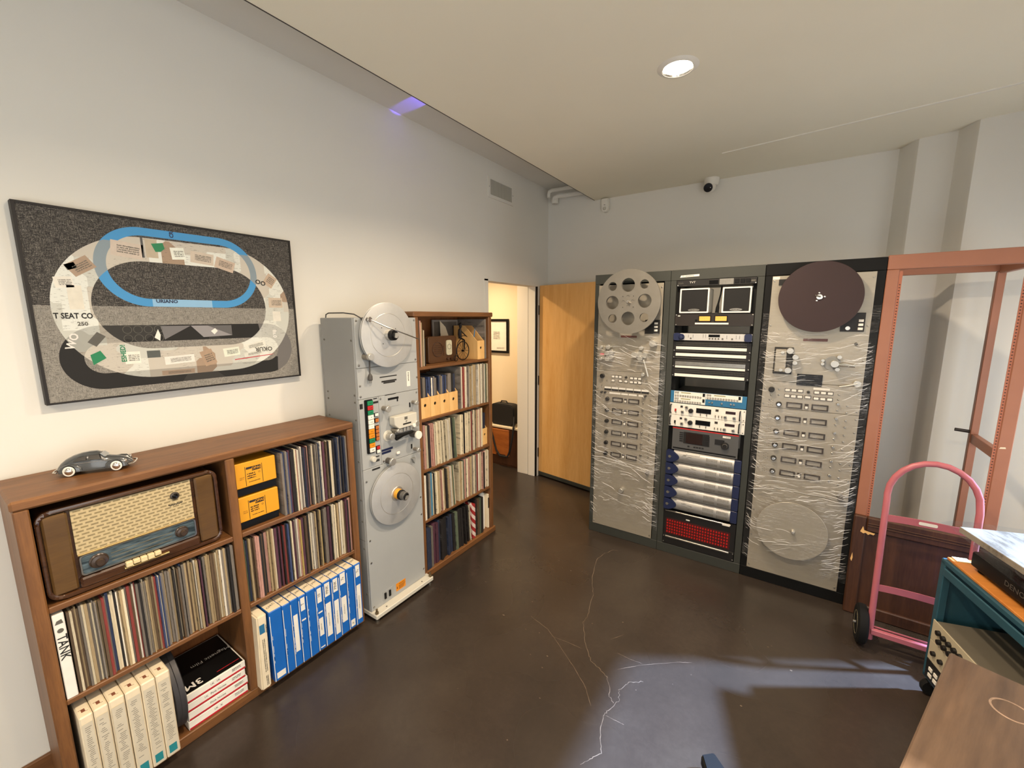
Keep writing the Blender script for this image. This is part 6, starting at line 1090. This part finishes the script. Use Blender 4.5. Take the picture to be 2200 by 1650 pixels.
# local x along the left edge (towards the camera), local y to the right of the room... positive y points right
TL, TW, TH = 1.15, -0.62, 0.75
def m_table():
    m, b_, tt = base('worn_table_top', 0.38); v = tt.coords((1.0, 9, 1)); n1 = tt.noise(v, 2.4, 6, 0.65); tc = tt.new('TexCoord'); n2 = tt.noise(tt.coords((1, 1, 1)), 3.2, 4)
    c1 = tt.ramp(n1, [(0.3, lin('#43342a')), (0.7, lin('#65503f'))]); c2 = tt.ramp(n1, [(0.3, lin('#7d6656')), (0.7, lin('#a68c78'))])
    sp = tt.new('SeparateXYZ'); tt.l.new(tc.outputs['Object'], sp.inputs[0])
    wear = tt.math('ADD', tt.math('MULTIPLY', sp.outputs[0], 1.9), tt.math('SUBTRACT', n2, 0.25)); f = tt.ramp(wear, [(0.05, (0, 0, 0, 1)), (0.40, (1, 1, 1, 1))])
    tt.put(b_, 'Base Color', tt.mix(f, c1, c2)); b_.inputs['Coat Weight'].default_value = 0.25; return m
top = ob('table_top', G().box(0, TL, TW * 0 - 0.0, 0.62, TH - 0.030, TH), m_table(), t, 0.004)
ob('ring_stain', G().lathe([(0.040, 0), (0.040, 0.0003), (0.035, 0.0003), (0.035, 0)], (0.150, 0.135, TH), (0, 0, 1), 40, cap=False), M('stain_pale', '#8a7463', 0.5, 0, 0.35, 40), top); ob('paint_fleck', G().prism([(0.075, 0.205), (0.085, 0.207), (0.083, 0.214), (0.074, 0.212)], onZ, TH, TH + 0.0004), CREAM, top)
for x in (0.03, TL - 0.08):
    for y_ in (0.03, 0.54): bx('leg', x, x + 0.05, y_, y_ + 0.05, 0.0, TH - 0.0305, TABLE, t, 0.003)
bx('apron', 0.085, TL - 0.085, 0.045, 0.065, TH - 0.11, TH - 0.0305, TABLE, t); bx('apron', 0.05, 0.07, 0.085, 0.535, TH - 0.11, TH - 0.0305, TABLE, t)
# black foot of a floor stand at the bottom edge of the frame
t = thing('stand_base', 'black tapered stand foot on the floor at the bottom edge', 'stand', (2.30, 1.30, 0))
g = G(); vv = [(2.139, 1.575, 0.03), (2.180, 1.612, 0.03), (2.42, 1.36, 0.05), (2.30, 1.22, 0.05), (2.139, 1.575, 0.075), (2.180, 1.612, 0.075), (2.42, 1.36, 0.11), (2.30, 1.22, 0.11)]
ob('foot_bar', g.add(vv, [(0, 3, 2, 1), (4, 5, 6, 7), (0, 1, 5, 4), (1, 2, 6, 5), (2, 3, 7, 6), (3, 0, 4, 7)]), RUBBER, t, 0.006, 2); ob('foot_pad', G().cyl((2.175, 1.57, 0.0005), (2.175, 1.57, 0.03), 0.018, n=14), RUBBER, t); ob('foot_pad', G().cyl((2.35, 1.30, 0.0005), (2.35, 1.30, 0.05), 0.022, n=14), RUBBER, t); ob('column', G().cyl((2.36, 1.29, 0.11), (2.36, 1.29, 0.42), 0.018, n=16), RUBBER, t)
# ------------------------------------------------------------------ hallway things
t = thing('framed_certificate', 'small framed certificate on the hallway wall', 'picture', (-0.86, 4.31, 1.34))
bx('certificate_sheet', -1.08, -0.675, 4.308, 4.315, 1.36, 1.745, PAPER, t); ob('frame', G().holed([(-1.10, 1.34), (-0.655, 1.34), (-0.655, 1.765), (-1.10, 1.765)], [[(-1.075, 1.368), (-0.683, 1.368), (-0.683, 1.738), (-1.075, 1.738)]], onY, 4.295, 4.318), BLACK, t, smooth=False)
scrib((-0.84, 4.3075, 1.56), UY, VY, 0.10, 0.10, INKG, t, 6); scrib((-0.78, 4.3075, 1.40), UY, VY, 0.12, 0.02, INKG, t, 2)
t = thing('drawer_cabinet', 'low wooden drawer cabinet standing in the hallway', 'cabinet', (-0.75, 4.12, 0))
bx('cabinet_body', -1.15, -0.30, 3.975, 4.30, 0.02, 0.47, MAHOG, t, 0.003); bx('cabinet_top', -1.16, -0.295, 3.965, 4.31, 0.4705, 0.495, CREAM, t, 0.004); bx('plinth', -1.14, -0.31, 3.985, 4.29, 0.0, 0.02, MAHOG, t)
dw = bx('drawer', -0.98, -0.42, 3.955, 3.9745, 0.13, 0.455, ROSE, t, 0.004); bx('drawer_lip', -0.60, -0.47, 3.952, 3.955, 0.135, 0.15, MAHOG, dw)
t = thing('shoulder_bag', 'black shoulder bag with a hanging strap on the hallway cabinet', 'bag', (-0.55, 4.08, 0.495))
ob('bag_body', G().prism(rrect(-0.73, -0.375, 0.496, 0.755, 0.07, 5), onY, 4.0, 4.14), M('bag_cloth', '#131213', 0.75, 0, 0.1, 40), t, 0.015, 2); ob('bag_handle', G().tube([(-0.62, 4.07, 0.745), (-0.60, 4.07, 0.78), (-0.53, 4.07, 0.782), (-0.50, 4.07, 0.75)], 0.008, 8), MATS['bag_cloth'], t)
ob('bag_strap', G().tube([(-0.385, 4.02, 0.62), (-0.345, 3.95, 0.50), (-0.36, 3.945, 0.38), (-0.40, 3.945, 0.20), (-0.43, 3.94, 0.135), (-0.54, 3.94, 0.13), (-0.60, 3.945, 0.20), (-0.66, 3.945, 0.40), (-0.71, 3.95, 0.50), (-0.71, 4.02, 0.60)], 0.012, 8), MATS['bag_cloth'], t)
